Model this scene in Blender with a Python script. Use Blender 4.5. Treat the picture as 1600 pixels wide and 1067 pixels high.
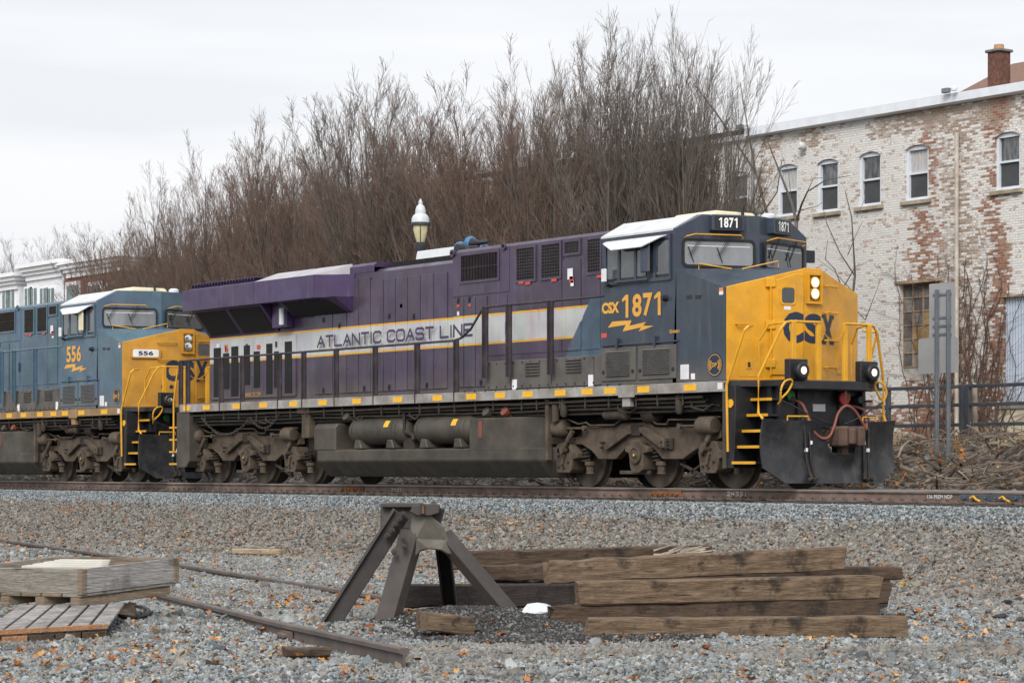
import bpy, bmesh, math, random
import numpy as np
from mathutils import Vector, Matrix
R = math.radians
random.seed(7); rng = np.random.default_rng(11)
scene = bpy.context.scene
COL = scene.collection
for o in list(bpy.data.objects): bpy.data.objects.remove(o)

# ------------------------------------------------------------------ camera, sky, sun, exposure
CAM = (39.9, -27.9, 0.362); YAW = R(35.9)         # world: x along the track, y away, z=0 at rail top
cd = bpy.data.cameras.new('camera'); cam = bpy.data.objects.new('camera', cd); COL.objects.link(cam)
cam.location = CAM
cam.rotation_euler = (R(90), 0, R(90) - YAW)
cd.sensor_width = 36; cd.lens = 85.0; cd.shift_y = 0.1228; cd.clip_start = 0.5; cd.clip_end = 4000
scene.camera = cam
SUN_EL, SUN_AZ = R(42), R(140)                    # azimuth clockwise from +y
w = bpy.data.worlds.new('World'); scene.world = w; w.use_nodes = True
wn, wl = w.node_tree.nodes, w.node_tree.links; wn.clear()
sky = wn.new('ShaderNodeTexSky'); sky.sky_type = 'NISHITA'; sky.sun_disc = False
sky.sun_elevation = SUN_EL; sky.sun_rotation = SUN_AZ; sky.air_density = 1.0; sky.dust_density = 4.0
hs = wn.new('ShaderNodeHueSaturation'); hs.inputs['Saturation'].default_value = 0.12
wl.new(sky.outputs[0], hs.inputs['Color'])
b1 = wn.new('ShaderNodeBackground'); b1.inputs[1].default_value = 0.02; wl.new(hs.outputs[0], b1.inputs[0])
# the overcast layer: an even grey-white sheet of cloud with faint streaks
tc = wn.new('ShaderNodeTexCoord'); mp = wn.new('ShaderNodeMapping'); mp.inputs['Scale'].default_value = (1.2, 1.2, 9.0)
nz = wn.new('ShaderNodeTexNoise'); nz.inputs['Scale'].default_value = 3.0; nz.inputs['Detail'].default_value = 6
rp = wn.new('ShaderNodeValToRGB')
rp.color_ramp.elements[0].position = 0.36; rp.color_ramp.elements[0].color = (0.82, 0.85, 0.90, 1)
rp.color_ramp.elements[1].position = 0.62; rp.color_ramp.elements[1].color = (0.95, 0.96, 0.98, 1)
b2 = wn.new('ShaderNodeBackground'); b2.inputs[1].default_value = 0.50
wl.new(tc.outputs['Generated'], mp.inputs[0]); wl.new(mp.outputs[0], nz.inputs['Vector'])
wl.new(nz.outputs[0], rp.inputs[0]); wl.new(rp.outputs[0], b2.inputs[0])
ad = wn.new('ShaderNodeAddShader'); wo = wn.new('ShaderNodeOutputWorld')
wl.new(b1.outputs[0], ad.inputs[0]); wl.new(b2.outputs[0], ad.inputs[1]); wl.new(ad.outputs[0], wo.inputs[0])
sl = bpy.data.lights.new('sun', 'SUN'); sl.energy = 1.5; sl.angle = R(30); sl.color = (1, .97, .93)
so = bpy.data.objects.new('sun', sl); COL.objects.link(so)
sd = Vector((math.sin(SUN_AZ) * math.cos(SUN_EL), math.cos(SUN_AZ) * math.cos(SUN_EL), math.sin(SUN_EL)))
so.rotation_euler = sd.to_track_quat('Z', 'Y').to_euler()
vs = scene.view_settings; vs.view_transform = 'Standard'; vs.look = 'None'; vs.exposure = 0.82; vs.gamma = 1.0
vs.use_curve_mapping = False

# ------------------------------------------------------------------ pixel -> place (photo is 1600 x 1067)
FP, CX, HY = 3778., 800., 730.
FW = (-math.cos(YAW), math.sin(YAW)); RT = (math.sin(YAW), math.cos(YAW))
def S(u, v, y):                                    # pixel on the plane y
    k = (u - CX) / FP; dy = y - CAM[1]; dx = (k * FW[1] - RT[1]) * dy / (RT[0] - k * FW[0])
    z = FW[0] * dx + FW[1] * dy
    return CAM[0] + dx, CAM[2] - (v - HY) * z / FP
def SX(u, y): return S(u, HY, y)[0]
def Fr(u, v, x):                                   # pixel on the plane x
    k = (u - CX) / FP; dx = x - CAM[0]; dy = -(RT[0] - k * FW[0]) * dx / (RT[1] - k * FW[1])
    z = FW[0] * dx + FW[1] * dy
    return CAM[1] + dy, CAM[2] - (v - HY) * z / FP
def PZ(u, v, z):                                   # pixel at depth z
    r = (u - CX) / FP * z
    return Vector((CAM[0] + FW[0] * z + RT[0] * r, CAM[1] + FW[1] * z + RT[1] * r, CAM[2] - (v - HY) * z / FP))
VR = Vector((RT[0], RT[1], 0)); VF = Vector((FW[0], FW[1], 0)); UP = Vector((0, 0, 1))

# ------------------------------------------------------------------ materials
def nodes(name):
    m = bpy.data.materials.new(name); m.use_nodes = True
    return m, m.node_tree.nodes, m.node_tree.links, m.node_tree.nodes['Principled BSDF']
def NN(n, t, **kw):
    x = n.new(t)
    for k, v in kw.items():
        if k in x.inputs: x.inputs[k].default_value = v
        else: setattr(x, k, v)
    return x
def mixc(n, l, fac, a, b, bt='MIX'):
    x = n.new('ShaderNodeMix'); x.data_type = 'RGBA'; x.blend_type = bt
    for s, val in ((x.inputs[0], fac), (x.inputs[6], a), (x.inputs[7], b)):
        if hasattr(val, 'links'): l.new(val, s)
        elif isinstance(val, (int, float)): s.default_value = val
        else: s.default_value = (*val[:3], 1)
    return x.outputs[2]
def mth(n, l, op, a, b=0.0, clamp=False):
    x = n.new('ShaderNodeMath'); x.operation = op; x.use_clamp = clamp
    for s, val in ((x.inputs[0], a), (x.inputs[1], b)):
        if hasattr(val, 'links'): l.new(val, s)
        else: s.default_value = val
    return x.outputs[0]
def sstep(n, l, val, a, b, lo=0., hi=1.):
    x = n.new('ShaderNodeMapRange'); x.interpolation_type = 'SMOOTHSTEP'
    l.new(val, x.inputs[0]); x.inputs[1].default_value = a; x.inputs[2].default_value = b
    x.inputs[3].default_value = lo; x.inputs[4].default_value = hi
    return x.outputs[0]
def noise(n, l, vec, scale, detail=5, rough=.6):
    x = n.new('ShaderNodeTexNoise'); x.inputs['Scale'].default_value = scale; x.inputs['Detail'].default_value = detail
    x.inputs['Roughness'].default_value = rough
    if vec is not None: l.new(vec, x.inputs['Vector'])
    return x.outputs[0]
def scl(n, l, vec, s):
    x = n.new('ShaderNodeMapping'); x.inputs['Scale'].default_value = s; l.new(vec, x.inputs[0]); return x.outputs[0]
def bump(n, l, bsdf, h, strength=.3, dist=.01):
    x = n.new('ShaderNodeBump'); x.inputs['Strength'].default_value = strength; x.inputs['Distance'].default_value = dist
    l.new(h, x.inputs['Height']); l.new(x.outputs[0], bsdf.inputs['Normal'])
def M(name, col, rough=.6, metal=0., var=.18, scale=3., dirt=None, damt=.4, dscale=1.6, bmp=0., bsc=80., spec=.5, stretch=None):
    m, n, l, b = nodes(name)
    t = n.new('ShaderNodeTexCoord').outputs['Object']
    if stretch: t = scl(n, l, t, stretch)
    f = sstep(n, l, noise(n, l, t, scale, 6), .3, .7)
    c = mixc(n, l, f, [x * (1 - var) for x in col], [min(1, x * (1 + var)) for x in col])
    if dirt:
        d = sstep(n, l, noise(n, l, t, dscale, 8, .7), .62 - damt * .4, .8)
        c = mixc(n, l, mth(n, l, 'MULTIPLY', d, min(1, damt * 1.5)), c, dirt)
    l.new(c, b.inputs['Base Color'])
    rr = sstep(n, l, noise(n, l, t, scale * 2.3, 4), .2, .8, max(.02, rough - .12), min(1, rough + .12))
    l.new(rr, b.inputs['Roughness'])
    b.inputs['Metallic'].default_value = metal; b.inputs['Specular IOR Level'].default_value = spec
    if bmp: bump(n, l, b, noise(n, l, t, bsc, 4), bmp)
    return m
DUST = (.135, .112, .085)

# ------------------------------------------------------------------ mesh helper
class MB:
    def __init__(s): s.v = []; s.f = []
    def add(s, vs, fs):
        o = len(s.v); s.v += [tuple(p) for p in vs]; s.f += [tuple(i + o for i in q) for q in fs]; return s
    def box(s, x0, x1, y0, y1, z0, z1):
        v = [(x, y, z) for x in (x0, x1) for y in (y0, y1) for z in (z0, z1)]
        return s.add(v, [(0, 1, 3, 2), (4, 6, 7, 5), (0, 4, 5, 1), (2, 3, 7, 6), (0, 2, 6, 4), (1, 5, 7, 3)])
    def obox(s, c, ax, ay, az):                    # oriented box: centre, three half vectors
        c, ax, ay, az = map(Vector, (c, ax, ay, az))
        v = [c + ax * i + ay * j + az * k for i in (-1, 1) for j in (-1, 1) for k in (-1, 1)]
        return s.add(v, [(0, 1, 3, 2), (4, 6, 7, 5), (0, 4, 5, 1), (2, 3, 7, 6), (0, 2, 6, 4), (1, 5, 7, 3)])
    def prism(s, poly, fa, fb):                    # poly 2D, fa/fb map 2D -> 3D ends
        k = len(poly)
        s.add([fa(p) for p in poly] + [fb(p) for p in poly],
              [tuple(range(k))[::-1], tuple(range(k, 2 * k))] + [(i, (i + 1) % k, k + (i + 1) % k, k + i) for i in range(k)])
        return s
    def xz(s, poly, y0, y1): return s.prism(poly, lambda p: (p[0], y0, p[1]), lambda p: (p[0], y1, p[1]))
    def yz(s, poly, x0, x1): return s.prism(poly, lambda p: (x0, p[0], p[1]), lambda p: (x1, p[0], p[1]))
    def xy(s, poly, z0, z1): return s.prism(poly, lambda p: (p[0], p[1], z0), lambda p: (p[0], p[1], z1))
    def tube(s, pts, r, n=6, caps=True):
        pts = [Vector(p) for p in pts]; rs = r if isinstance(r, (list, tuple)) else [r] * len(pts)
        o = len(s.v); ref = None
        for i, p in enumerate(pts):
            a = (pts[min(i + 1, len(pts) - 1)] - pts[max(i - 1, 0)]).normalized()
            if ref is None: ref = Vector((0, 0, 1)) if abs(a.z) < .9 else Vector((1, 0, 0))
            e1 = a.cross(ref).normalized(); e2 = a.cross(e1).normalized(); ref = e1.cross(a) * -1 if False else ref
            for k in range(n):
                t = 2 * math.pi * (k + .5) / n
                s.v.append(tuple(p + (e1 * math.cos(t) + e2 * math.sin(t)) * rs[i]))
        for i in range(len(pts) - 1):
            for k in range(n):
                a_, b_ = o + i * n + k, o + i * n + (k + 1) % n
                s.f.append((a_, b_, b_ + n, a_ + n))
        if caps:
            s.f.append(tuple(range(o + n - 1, o - 1, -1))); e = o + (len(pts) - 1) * n; s.f.append(tuple(range(e, e + n)))
        return s
    def lathe(s, prof, c, ax='z', n=20):           # prof: (r, h) along the axis
        o = len(s.v); c = Vector(c)
        e = {'z': ((1, 0, 0), (0, 1, 0), (0, 0, 1)), 'y': ((1, 0, 0), (0, 0, 1), (0, 1, 0)), 'x': ((0, 1, 0), (0, 0, 1), (1, 0, 0))}
        e1, e2, e3 = map(Vector, e[ax]) if isinstance(ax, str) else map(Vector, ax)
        for r, h in prof:
            for k in range(n):
                t = 2 * math.pi * k / n
                s.v.append(tuple(c + (e1 * math.cos(t) + e2 * math.sin(t)) * r + e3 * h))
        for i in range(len(prof) - 1):
            for k in range(n):
                a_, b_ = o + i * n + k, o + i * n + (k + 1) % n
                s.f.append((a_, b_, b_ + n, a_ + n))
        s.f.append(tuple(range(o + n - 1, o - 1, -1))); q = o + (len(prof) - 1) * n; s.f.append(tuple(range(q, q + n)))
        return s
    def mesh(s, name, bev=0., smooth=False, base=(0, 0, 0)):
        me = bpy.data.meshes.new(name)
        b = Vector(base)
        me.from_pydata([(v[0] - b.x, v[1] - b.y, v[2] - b.z) for v in s.v], [], s.f); me.validate()
        bm = bmesh.new(); bm.from_mesh(me)
        bmesh.ops.recalc_face_normals(bm, faces=bm.faces)
        if bev:
            es = [e for e in bm.edges if len(e.link_faces) == 2 and e.calc_face_angle(0) > R(25)]
            bmesh.ops.bevel(bm, geom=es, offset=bev, segments=1, affect='EDGES', clamp_overlap=True)
        if smooth:
            for f in bm.faces: f.smooth = True
            for e in bm.edges:
                if len(e.link_faces) == 2 and e.calc_face_angle(0) > R(38): e.smooth = False
        bm.to_mesh(me); bm.free(); return me
BASE = {}
def thing(name, label, cat, loc=(0, 0, 0), group=None, local=False, kind=None):
    o = bpy.data.objects.new(name, None); COL.objects.link(o); o.location = loc; o.empty_display_size = .2
    if label: o['label'] = label
    if cat: o['category'] = cat
    if group: o['group'] = group
    if kind: o['kind'] = kind
    BASE[o.name] = (0, 0, 0) if local else tuple(loc)
    return o
def part(name, mb, mat, parent, bev=0., smooth=False, label=None, kind=None):
    base = BASE[parent.name]
    me = mb.mesh(name, bev, smooth, base) if isinstance(mb, MB) else mb
    me.materials.clear(); me.materials.append(mat)
    o = bpy.data.objects.new(name, me); COL.objects.link(o); o.parent = parent; BASE[o.name] = base
    if label: o['label'] = label
    if kind: o['kind'] = kind
    return o
def dup(o, off, parent=None):                      # same mesh again, shifted
    c = o.copy(); COL.objects.link(c); c.parent = parent or o.parent
    c.location = Vector(o.location) + Vector(off); BASE[c.name] = BASE[o.name]; return c
def single(name, mb, mat, label, cat, loc=(0, 0, 0), group=None, bev=0., smooth=False, kind=None):
    me = mb.mesh(name, bev, smooth, loc) if isinstance(mb, MB) else mb
    me.materials.clear(); me.materials.append(mat)
    o = bpy.data.objects.new(name, me); COL.objects.link(o); o.location = loc; BASE[o.name] = tuple(loc)
    if label: o['label'] = label
    if cat: o['category'] = cat
    if group: o['group'] = group
    if kind: o['kind'] = kind
    return o
def sm(pts, k=4):                                  # rounds a path through its points
    P = [Vector(p) for p in pts]; P = [P[0]] + P + [P[-1]]; out = []
    for i in range(1, len(P) - 2):
        a, b, c, d = P[i - 1:i + 3]
        for j in range(k):
            t = j / k; out.append(.5 * (2 * b + (c - a) * t + (2 * a - 5 * b + 4 * c - d) * t * t + (3 * b - a - 3 * c + d) * t ** 3))
    return out + [P[-2]]
def text_mb(txt, org, r, up, w, h, bold=0., nrm=.004, space=1.0):   # text fitted to a w x h box at org (lower left)
    cu = bpy.data.curves.new('t', 'FONT'); cu.body = txt; cu.offset = bold; cu.space_character = space; cu.resolution_u = 3
    ob = bpy.data.objects.new('t', cu); COL.objects.link(ob)
    dg = bpy.context.evaluated_depsgraph_get(); me = bpy.data.meshes.new_from_object(ob.evaluated_get(dg))
    vs = [v.co.copy() for v in me.vertices]; fs = [tuple(p.vertices) for p in me.polygons]
    bpy.data.objects.remove(ob); bpy.data.curves.remove(cu); bpy.data.meshes.remove(me)
    x0, x1 = min(v.x for v in vs), max(v.x for v in vs); y0, y1 = min(v.y for v in vs), max(v.y for v in vs)
    r, up, org = Vector(r).normalized(), Vector(up), Vector(org); n = r.cross(up)
    return MB().add([org + r * ((v.x - x0) / (x1 - x0) * w) + up * ((v.y - y0) / (y1 - y0) * h) + n * nrm for v in vs], fs)
ONE = [(.05, .70), (.05, .82), (.42, 1.0), (.72, 1.0), (.72, 0), (.42, 0), (.42, .78)]
def num_mb(txt, org, r, up, w, h, bold=.03, gap=.14, nrm=.004):      # heavy condensed figures, one slot each
    r, up, org = Vector(r).normalized(), Vector(up), Vector(org); n = r.cross(up); k = len(txt); sw = w / (k + gap * (k - 1)); mb = MB()
    for i, c in enumerate(txt):
        o = org + r * (i * sw * (1 + gap))
        if c == '1': mb.add([o + r * (p[0] * sw) + up * (p[1] * h) + n * nrm for p in ONE], [tuple(range(7))[::-1]])
        else: t = text_mb(c, o, r, up, sw, h, bold, nrm); mb.add(t.v, t.f)
    return mb
STROKE = {'A': [[(0, 0), (.5, 1), (1, 0)], [(.2, .36), (.8, .36)]], 'T': [[(0, 1), (1, 1)], [(.5, 1), (.5, 0)]], 'L': [[(0, 1), (0, 0), (1, 0)]],
          'N': [[(0, 0), (0, 1), (1, 0), (1, 1)]], 'I': [[(.5, 0), (.5, 1)]], 'E': [[(1, 1), (0, 1), (0, 0), (1, 0)], [(0, .5), (.85, .5)]],
          'C': [[(1, .85), (.8, 1), (.2, 1), (0, .82), (0, .18), (.2, 0), (.8, 0), (1, .15)]],
          'O': [[(.2, 0), (0, .18), (0, .82), (.2, 1), (.8, 1), (1, .82), (1, .18), (.8, 0), (.2, 0)]],
          'S': [[(1, .85), (.85, 1), (.15, 1), (0, .85), (0, .65), (.15, .52), (.85, .48), (1, .35), (1, .15), (.85, 0), (.15, 0), (0, .15)]],
          '2': [[(0, .8), (.3, 1), (.8, .95), (.9, .7), (0, 0), (1, 0)]], '4': [[(.2, 1), (0, .45), (1, .45)], [(.8, 1), (.7, 0)]],
          '3': [[(0, 1), (1, .9), (.4, .55), (1, .3), (.6, 0), (0, .05)]], '5': [[(1, 1), (.2, 1), (.1, .6), (.9, .5), (.8, .05), (0, 0)]],
          '1': [[(.6, 1), (.4, 0)]], 'X': [[(0, 0), (1, 1)], [(0, 1), (1, 0)]], ' ': []}
def stroke_mb(txt, org, r, up, w, h, sw, nrm=.004, narrow='I', gap=.28, wide=1.0):
    r, up, org = Vector(r).normalized(), Vector(up), Vector(org); n = r.cross(up)
    adv = [(.15 if c in narrow else (.35 if c == ' ' else wide)) for c in txt]
    tot = sum(adv) + gap * (len(txt) - 1); k = (w) / tot; mb = MB(); x = 0
    for c, a in zip(txt, adv):
        for j, pl in enumerate(STROKE[c]):
            P = [Vector(((x + p[0] * a) * k, p[1] * (h - sw) + sw / 2)) for p in pl]
            for i in range(len(P) - 1):
                d = (P[i + 1] - P[i]).normalized(); q = Vector((-d.y, d.x)) * sw / 2; e = d * sw * .35
                nn = nrm + .0004 * (i % 2) + .0008 * j
                mb.add([org + r * t.x + up * t.y + n * nn for t in (P[i] - e - q, P[i + 1] + e - q, P[i + 1] + e + q, P[i] - e + q)], [(0, 1, 2, 3)])
        x += a + gap
    return mb
# ------------------------------------------------------------------ terrain profile (used by everything that stands on the ground)
GY = -1.07
PROF = [(-2000, -1.07), (-9.5, -1.07), (-6.9, -1.0), (-2.75, -.55), (-1.95, -.25), (2.0, -.25), (2.6, -.38), (3.4, -.2), (5.0, .25), (7.3, .8), (8.0, .86), (20, 1.05), (24, 1.1), (3000, 1.4)]
PX, PV = [p[0] for p in PROF], [p[1] for p in PROF]
def gz(x, y):
    z = float(np.interp(y, PX, PV))
    if y < -3: z += .035 * math.sin(x * .7 + y * .5) * math.sin(y * .9 - x * .23) * min(1, (-3 - y) / 3)
    d = math.hypot((x - 22.1) / 1.5, (y + 15.4) / 1.0)                        # soil heaped round the buffer stop
    if d < 1: z += .15 * (1 - d * d) ** 2
    return z
def GP(u, v, lift=0.):                                                       # pixel on the ground
    z = 25.
    for _ in range(12):
        p = PZ(u, v, z); g = gz(p.x, p.y) + lift
        z = FP * (CAM[2] - g) / (v - HY)
    p = PZ(u, v, z); return Vector((p.x, p.y, gz(p.x, p.y) + lift))

# ------------------------------------------------------------------ shared materials
yellow = M('yellow_paint', (.66, .315, .012), .33, var=.12, dirt=(.36, .20, .06), damt=.42, bmp=.02, bsc=9)
yellow_old = M('faded_yellow_paint', (.50, .245, .025), .5, var=.14, dirt=(.22, .14, .06), damt=.35)
rail_yellow = M('handrail_yellow', (.68, .34, .02), .4, var=.1)
reflector = M('reflector_yellow', (.85, .46, .02), .5, var=.12, dirt=(.3, .22, .12), damt=.25, dscale=9)
dirty_sill = M('sill_grey', (.36, .355, .35), .6, var=.2, dirt=(.17, .125, .085), damt=.8, dscale=1.6)
dirty_sill2 = M('sill_tan', (.30, .19, .09), .7, var=.2, dirt=(.14, .10, .07), damt=.5, dscale=2)
truck_m = M('truck_dust', (.090, .066, .046), .8, var=.35, scale=4, dirt=(.035, .027, .021), damt=.55, dscale=3, bmp=.25, bsc=40)
truck_d = M('truck_grime_shade', (.036, .028, .022), .85, var=.3, scale=5, bmp=.2, bsc=40)  # grime tone darkened further to paint in the trucks' black shadows
tank_m = M('tank_dust', (.066, .056, .043), .6, var=.28, scale=2.2, dirt=(.026, .024, .023), damt=.55, dscale=1.2, bmp=.06, bsc=50)
under_m = M('underframe_shade_black', (.007, .0065, .006), .9, var=.3)  # near-black, the shadow beneath the frame is put into this colour
pipe_m = M('pipe_dust', (.050, .041, .032), .8, var=.25)
black_m = M('black_paint', (.016, .017, .02), .45, var=.3, dirt=(.05, .045, .04), damt=.3, dscale=4)
plow_m = M('plow_black', (.018, .019, .023), .36, var=.3, dirt=(.085, .078, .07), damt=.55, dscale=2.6, bmp=.03, bsc=14)
rubber = M('rubber_black', (.012, .012, .012), .6)
mesh_black = M('screen_black', (.010, .010, .010), .8, var=.3, scale=30)
wheel_m = M('wheel_dust', (.072, .056, .042), .75, var=.25, scale=5, bmp=.1, bsc=40)
tread_m = M('wheel_tread', (.10, .095, .09), .35, metal=.6, var=.2)
stanch = M('stanchion_grime', (.040, .031, .038), .6, var=.25, dirt=(.10, .082, .065), damt=.4, dscale=3)
white_p = M('white_paint', (.62, .64, .66), .45, var=.06, dirt=(.45, .43, .4), damt=.2)
wing_grey = M('wing_top_grey', (.42, .41, .43), .5, var=.12, dirt=(.2, .18, .19), damt=.35)
roof_grey = M('cab_roof_sky_glare', (.58, .59, .60), .5, var=.08, dirt=(.3, .29, .28), damt=.35)  # grey roof made nearly white, with the sky glare put into the colour
cream_p = M('cream_paint', (.70, .64, .44), .5, var=.08)
sticker = M('white_sticker', (.72, .72, .74), .5, var=.1)
sticker_o = M('orange_sticker', (.70, .22, .07), .5, var=.1)
sticker_r = M('red_sticker', (.55, .07, .05), .5, var=.1)
csx_yel = M('letter_yellow', (.72, .36, .05), .45, var=.06)
csx_blu = M('letter_navy', (.012, .024, .055), .45, var=.1)
white_ink = M('white_ink', (.85, .85, .85), .5, var=.03)
board_blk = M('board_black', (.016, .017, .019), .3, var=.1)
hose_red = M('hose_red', (.20, .06, .042), .6, var=.2)
coupler_m = M('coupler_rust', (.085, .05, .036), .75, var=.3, bmp=.2, bsc=30)
red_p = M('red_paint', (.55, .02, .02), .45); green_p = M('green_paint', (.02, .28, .06), .45)
blue_p = M('blue_horn_paint', (.04, .15, .30), .4)
chrome = M('lamp_reflector', (.8, .8, .78), .18, metal=.9, var=.03)
def glass(name, col, rough=.06, var=.38):
    m, n, l, b = nodes(name)
    t = n.new('ShaderNodeTexCoord').outputs['Object']
    f = sstep(n, l, noise(n, l, scl(n, l, t, (2, 2, 1)), 2.5, 6), .3, .75)
    l.new(mixc(n, l, f, [c * (1 - var) for c in col], [c * (1 + var) for c in col]), b.inputs['Base Color'])
    b.inputs['Roughness'].default_value = rough; b.inputs['Specular IOR Level'].default_value = .8
    b.inputs['Coat Weight'].default_value = .6; b.inputs['Coat Roughness'].default_value = .03
    return m
ws_glass = glass('windshield_glass_sky_grey', (.21, .22, .23), var=.12); side_glass = glass('side_glass', (.06, .065, .07)); dark_glass = glass('dark_glass', (.025, .03, .033))  # near windshield: sky reflection painted in as a grey base colour
def emit(name, col, st):
    m, n, l, b = nodes(name); b.inputs['Base Color'].default_value = (*col, 1)
    b.inputs['Emission Color'].default_value = (*col, 1); b.inputs['Emission Strength'].default_value = st; return m
lamp_on = emit('lit_lamp', (1, .72, .34), 1.1); lamp_core = emit('lit_bulb', (1, .94, .80), 3.0)
ditch_on = emit('lit_ditch_lamp', (1, .88, .70), .55)

def livery(name, base, base2, stripe=False):
    """hood / cab paint with road dust; painted stripe bands are laid out in the engine's own coordinates"""
    m, n, l, b = nodes(name)
    t = n.new('ShaderNodeTexCoord').outputs['Object']
    sp = n.new('ShaderNodeSeparateXYZ'); l.new(t, sp.inputs[0]); x, z = sp.outputs[0], sp.outputs[2]
    f = sstep(n, l, noise(n, l, t, 1.3, 7), .3, .7)
    c = mixc(n, l, f, base, base2)
    if stripe:
        def band(a, bb): return mth(n, l, 'MULTIPLY', mth(n, l, 'GREATER_THAN', z, a), mth(n, l, 'LESS_THAN', z, bb))
        sil = mixc(n, l, f, (.43, .43, .44), (.54, .54, .54))
        c = mixc(n, l, band(2.755, 3.285), c, sil)
        c = mixc(n, l, band(2.725, 2.765), c, (.70, .37, .03)); c = mixc(n, l, band(3.27, 3.312), c, (.70, .37, .03))
        edge = mth(n, l, 'SUBTRACT', x, mth(n, l, 'MULTIPLY', z, .76))     # slanting end of the stripe
        e = mth(n, l, 'GREATER_THAN', edge, 5.11 - 3.31 * .76)
        low = mth(n, l, 'MULTIPLY', e, mth(n, l, 'LESS_THAN', z, 3.42))
        fb = sstep(n, l, noise(n, l, t, 2.2, 4), .35, .65)
        c = mixc(n, l, low, c, mixc(n, l, fb, (.05, .08, .115), (.075, .115, .155)))
    # faint diagonal streaks / facets left in the paint
    vz = n.new('ShaderNodeTexVoronoi'); vz.inputs['Scale'].default_value = 1.7; l.new(scl(n, l, t, (1, 1, .45)), vz.inputs['Vector'])
    c = mixc(n, l, .10, c, vz.outputs['Color'], 'SOFT_LIGHT')
    sk = sstep(n, l, noise(n, l, scl(n, l, t, (9, 9, .7)), 1.0, 5), .52, .8, 0, .35)
    c = mixc(n, l, sk, c, (.16, .145, .15))
    sk2 = sstep(n, l, noise(n, l, scl(n, l, t, (14, 14, .5)), 1.3, 6, .7), .56, .78, 0, .55); c = mixc(n, l, sk2, c, (.022, .018, .022))
    d0 = sstep(n, l, z, 2.35, 1.75)
    d = mth(n, l, 'MULTIPLY', d0, sstep(n, l, noise(n, l, t, 2.3, 7, .7), .25, .7, .25, .85))
    c = mixc(n, l, d, c, DUST)
    sp2 = sstep(n, l, noise(n, l, t, 7, 8, .8), .66, .76, 0, .35); c = mixc(n, l, sp2, c, (.11, .095, .085))
    l.new(c, b.inputs['Base Color'])
    l.new(sstep(n, l, noise(n, l, t, 3, 4), .2, .8, .24, .46), b.inputs['Roughness'])
    bump(n, l, b, noise(n, l, t, 1.6, 2), .05, .05)
    return m
purple = livery('purple_hood_paint', (.048, .033, .060), (.078, .056, .094), True)
purple_d = livery('purple_deep_paint', (.042, .022, .075), (.062, .036, .10))
navy = livery('navy_cab_paint', (.030, .042, .062), (.046, .060, .082))
blue2 = livery('blue_hood_paint', (.055, .098, .140), (.085, .145, .190))
louv_m = M('louver_grey', (.16, .155, .15), .6, var=.15)
lowbox = M('dusty_box', (.098, .092, .085), .75, var=.2, scale=2, dirt=(.135, .112, .085), damt=.55)

# ------------------------------------------------------------------ locomotive
def frame_map(o, r):                               # plane spanned by a horizontal vector and the vertical
    o = Vector(o); r = Vector(r).normalized(); n = r.cross(UP)
    return lambda t, z, d=0.: o + r * t + UP * z + n * d
NL = frame_map((9.5, -1.5, 0), (.47, 1.3, 0)); NR = frame_map((9.97, .2, 0), (-.47, 1.3, 0)); NC = frame_map((9.97, -.2, 0), (0, 1, 0))
WL = frame_map((8.2, -1.5, 0), (.48, 1.5, 0)); WR = frame_map((8.68, 0, 0), (-.48, 1.5, 0))
def slab(fm, poly, d0, d1): return MB().prism(poly, lambda p: fm(p[0], p[1], d0), lambda p: fm(p[0], p[1], d1))
def rrect(x0, x1, y0, y1, r, k=3):
    out = []
    for cx, cy, a in ((x1 - r, y0 + r, -90), (x1 - r, y1 - r, 0), (x0 + r, y1 - r, 90), (x0 + r, y0 + r, 180)):
        for i in range(k + 1): t = R(a + 90 * i / k); out.append((cx + r * math.cos(t), cy + r * math.sin(t)))
    return out
def ring(fm, o, i, d0, d1):
    k = len(o); mb = MB()
    v = [fm(*p, d1) for p in o] + [fm(*p, d1) for p in i] + [fm(*p, d0) for p in o] + [fm(*p, d0) for p in i]
    f = []
    for a in range(k):
        b = (a + 1) % k
        f += [(a, b, k + b, k + a), (a, 2 * k + a, 2 * k + b, b), (k + a, k + b, 3 * k + b, 3 * k + a), (2 * k + a, 3 * k + a, 3 * k + b, 2 * k + b)]
    return mb.add(v, f)
YS = frame_map((0, -1.5, 0), (1, 0, 0))            # near cab side, t = x
ZY = lambda v, dep=40.3: CAM[2] + (HY - v) * dep / FP

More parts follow.
